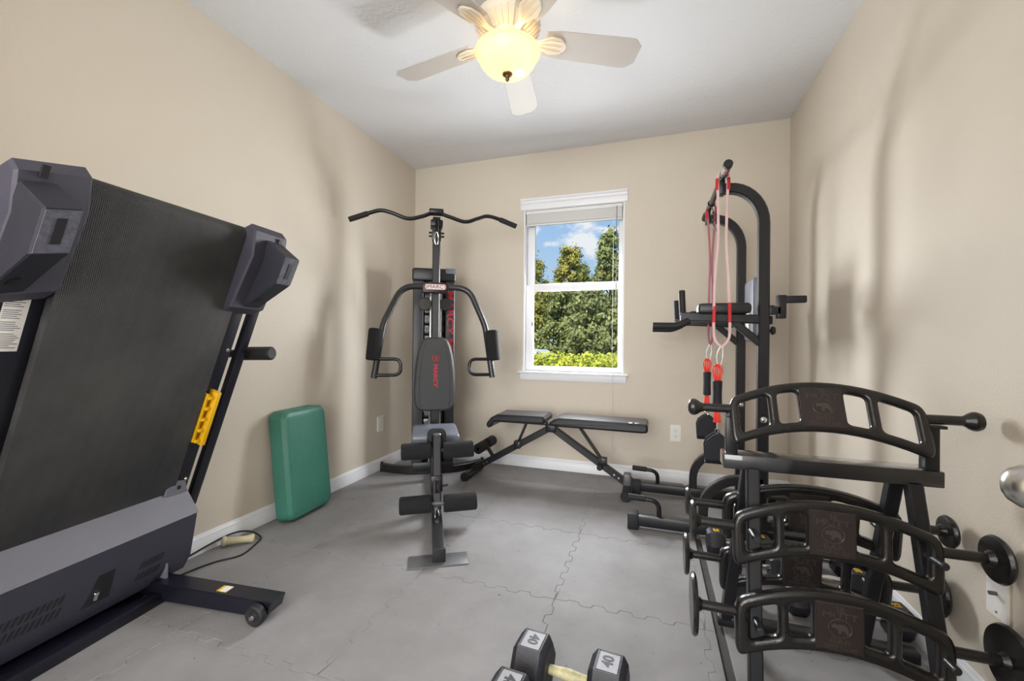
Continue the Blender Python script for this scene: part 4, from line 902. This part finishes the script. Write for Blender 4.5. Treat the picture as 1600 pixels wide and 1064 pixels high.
# ------------------------------------------------------------------ dumbbells
def dumbbell(x, y, rz, hexr, hl, grip, label, num, nm, gm, group=None, turn=0):
    z = hexr*math.cos(PI/6)
    root = thing('hex_dumbbell', (x, y, 0), label, 'dumbbell', group)
    ax = V((math.cos(rz), math.sin(rz), 0)); sd = V((-math.sin(rz), math.cos(rz), 0))
    MB().lathe([(0, -grip/2-0.01), (0.0125, -grip/2-0.01), (0.0125, -grip/2), (0.014, -grip/4), (0.0165, 0), (0.014, grip/4), (0.0125, grip/2), (0.0125, grip/2+0.01), (0, grip/2+0.01)], (x, y, z), ax, 18).build('handle', gm, root)
    for s in (-1, 1):
        c = V((x, y, z))+ax*s*(grip/2+hl/2)
        m_ = MB(); hx = lambda r_, h_: [(c+ax*h_+(sd*math.cos(PI/3*k)+V((0, 0, 1))*math.sin(PI/3*k))*r_) for k in range(6)]
        lay_ = [(hexr*0.78, -hl/2), (hexr*0.97, -hl/2+0.012), (hexr, -hl/2+0.016), (hexr, hl/2-0.016), (hexr*0.97, hl/2-0.012), (hexr*0.78, hl/2)]
        pts = [p for r_, h_ in lay_ for p in hx(r_, h_)]; fs_ = []
        for l in range(5):
            for k in range(6): fs_.append((l*6+k, l*6+(k+1) % 6, (l+1)*6+(k+1) % 6, (l+1)*6+k))
        fs_ += [tuple(range(5, -1, -1)), tuple(range(30, 36))]
        m_.add(pts, fs_); hd = m_.build('hex_head', M_HEX, root)
        tf = Fr(c+V((0, 0, z)), ax, sd, (0, 0, 1))
        if nm is M_SLOT:
            MB().box((-hl*0.30, -hexr*0.44, -0.0005), (hl*0.30, hexr*0.44, 0.0012), tf).build('number_panel', M_HEXT, hd)
            bo = MB(); a_, b2_ = hl*0.30, hexr*0.44
            bo.box((-a_, b2_-0.003, 0.001), (a_, b2_, 0.002), tf); bo.box((-a_, -b2_, 0.001), (-a_+0.003, b2_, 0.002), tf); bo.box((a_-0.002, -b2_, 0.001), (a_, b2_, 0.002), tf)
            bo.build('panel_border', M_SLOT, hd)
        text('weight_number', num, hexr*0.52, Fr(tf((0, 0, 0.0014)), sd*s, ax*-s, (0, 0, 1)), nm, hd, ext=0.0006, bold=0.001)
    return root
dumbbell(-0.214, 1.190, -0.075, 0.082, 0.100, 0.118, 'black hex dumbbell marked 40 with a cream wrapped handle, farther of the front pair', '40', M_SLOT, M_TAPE, 'heavy dumbbells in the foreground')
dumbbell(-0.234, 1.022, -0.075, 0.082, 0.100, 0.118, 'black hex dumbbell marked 40, cut off by the bottom edge of the photo', '40', M_SLOT, M_TAPE, 'heavy dumbbells in the foreground')
G2 = 'small dumbbells stored under the rack'
dumbbell(0.400, 2.255, 0.0, 0.064, 0.080, 0.115, 'black hex dumbbell with yellow number, next to the tower foot at left', '25', M_YEL, M_CHR, G2)
dumbbell(0.430, 2.075, 0.03, 0.060, 0.075, 0.112, 'black hex dumbbell with chrome handle, in front of the one by the tower foot', '20', M_YEL, M_CHR, G2)
dumbbell(0.715, 2.24, 0.02, 0.062, 0.078, 0.112, 'black hex dumbbell at the back by the right baseboard', '25', M_YEL, M_CHR, G2)
dumbbell(0.705, 2.06, 0.0, 0.060, 0.075, 0.112, 'black hex dumbbell with chrome handle between the rack and the right baseboard', '20', M_YEL, M_CHR, G2)
dumbbell(0.440, 1.86, 0.02, 0.056, 0.070, 0.112, 'small black hex dumbbell just behind the rack, left one', '15', M_YEL, M_CHR, G2)
dumbbell(0.730, 1.83, 0.0, 0.060, 0.075, 0.112, 'small black hex dumbbell just behind the rack, nearest the right wall', '15', M_YEL, M_CHR, G2)

# ------------------------------------------------------------------ outdoors
ground = MB().box((-30, D+WT+0.02, -0.5), (24, 50, -0.30)).build('ground_lawn', M_GRASS); ground['kind'] = 'structure'
def leaves(mb, blobs, n, size):
    for _ in range(n):
        (cx, cy, cz), (rx, ry, rz_) = random.choice(blobs)
        a = V((random.gauss(0, 0.55), random.gauss(0, 0.55), random.gauss(0, 0.55)))
        p = V((cx+a.x*rx, cy+a.y*ry, cz+a.z*rz_))
        nrm = (V((a.x, a.y-0.3, a.z+0.4))+V((random.uniform(-1, 1), random.uniform(-1, 1), random.uniform(-1, 1)))*0.9).normalized()
        t1 = nrm.orthogonal().normalized(); t1 = (Matrix.Rotation(random.uniform(0, 6.28), 3, nrm) @ t1); t2 = nrm.cross(t1)
        s_ = size*random.uniform(0.6, 1.3)
        mb.add([p-t1*s_, p-t2*s_*0.5, p+t1*s_, p+t2*s_*0.5], [(0, 1, 2, 3)])
def tree(x, y, h, wd, n, m_, label, size=0.058, sub=34, low=0.30):
    t_ = thing('broadleaf_tree', (x, y, -0.3), label, 'tree', 'trees outside the window')
    zb = -0.3; trunk = MB(); trunk.sweep([(x, y, zb), (x+0.05, y, zb+h*0.25), (x-0.04, y, zb+h*0.55), (x, y, zb+h*0.85)], circ(0.09, 8), scale=[1.2, 0.9, 0.6, 0.2])
    trunk.build('trunk', M_BARK, t_)
    br = MB(); blobs = []
    for k in range(sub):
        f_ = (k+0.5)/sub; zz_ = zb+h*(low+(0.96-low)*f_); wz = wd*(1.0 if f_ < 0.5 else 1.0-0.62*(f_-0.5)/0.5)
        a = k*2.4+random.uniform(-0.5, 0.5); rr = random.uniform(0.35, 0.85)*wz
        p = (x+math.cos(a)*rr, y+math.sin(a)*rr, zz_+random.uniform(-0.05, 0.05)*h)
        br.sweep([(x, y, zz_-0.08*h), p], circ(0.018, 6)); q = random.uniform(0.14, 0.30)*wz+0.06
        blobs.append((p, (q, q, q*random.uniform(0.6, 0.95))))
    for k in range(6):
        blobs.append(((x+random.uniform(-0.3, 0.3)*wd, y, zb+h*random.uniform(0.92, 1.04)), (wd*0.16, wd*0.16, h*0.05)))
    br.build('branches', M_BARK, t_)
    lv = MB(); leaves(lv, blobs, n, size); lv.build('foliage', m_, t_, smooth=False)
tree(-3.80, 12.6, 3.95, 0.85, 8320, M_LEAF1, 'olive green tree at the left side of the window view')
tree(-2.75, 14.6, 4.55, 1.00, 8320, M_LEAF1, 'sunlit olive tree in the middle of the window view')
tree(-1.12, 12.4, 4.25, 0.85, 9920, M_LEAF2, 'tall darker tree at the right side of the window view')
tree(-1.50, 10.4, 2.45, 0.72, 9600, M_LEAF2, 'low dark tree in the lower right of the window view', low=0.12)
tree(-2.40, 11.6, 2.75, 0.85, 9600, M_LEAF2, 'low grey-green tree in the lower middle of the window view', low=0.22)
tree(-0.55, 9.2, 2.1, 0.62, 8000, M_LEAF2, 'dark shrub-like tree behind the right end of the hedge', low=0.08)
tree(-4.75, 17.4, 4.5, 1.20, 8320, M_LEAF1, 'distant green tree behind the white building', low=0.2)
tree(-3.1, 18.8, 4.7, 1.20, 8320, M_LEAF2, 'distant tree behind the sunlit olive tree', low=0.2)
tree(-1.5, 16.5, 4.3, 1.30, 8320, M_LEAF1, 'distant olive tree behind the tall darker tree', low=0.2)
hg = thing('hedge', (-1.0, 6.6, -0.3), 'clipped yellow-green hedge along the bottom of the window view', 'hedge')
hb = MB(); hb.box((-3.2, 6.45, -0.3), (1.2, 6.95, 0.66), b=0.08); hb.build('hedge_core', M_LEAF2, hg)
hv = MB()
for _ in range(9000):
    p = V((random.uniform(-3.3, 1.3), random.uniform(6.36, 7.0), 0.70+random.uniform(-0.16, 0.11)+0.05*math.sin(_*0.37)))
    if random.random() < 0.35: p = V((random.uniform(-3.3, 1.3), 6.40+random.uniform(-0.05, 0.03), random.uniform(-0.2, 0.75)))
    nrm = V((random.uniform(-1, 1), random.uniform(-1.4, 0.4), random.uniform(0, 1.4))).normalized(); t1 = nrm.orthogonal().normalized(); t1 = Matrix.Rotation(random.uniform(0, 6.28), 3, nrm) @ t1; t2 = nrm.cross(t1); s_ = random.uniform(0.025, 0.05)
    hv.add([p-t1*s_, p-t2*s_*0.55, p+t1*s_, p+t2*s_*0.55], [(0, 1, 2, 3)])
hv.build('hedge_leaves', M_LEAF3, hg, smooth=False)
sh = thing('garden_shed', (-3.2, 9.3, -0.3), 'white building glimpsed through the lower left of the window', 'building')
MB().box((-4.4, 8.9, -0.3), (-2.22, 10.0, 0.62)).build('wall', M_STUCCO, sh)
MB().prism([(-4.5, 0.61), (-2.16, 0.61), (-2.42, 0.84), (-4.5, 0.84)], Fr((0, 8.8, 0), (1, 0, 0), (0, 0, 1), (0, 1, 0)), 0, 1.3).build('roof', M_STUCCO, sh)
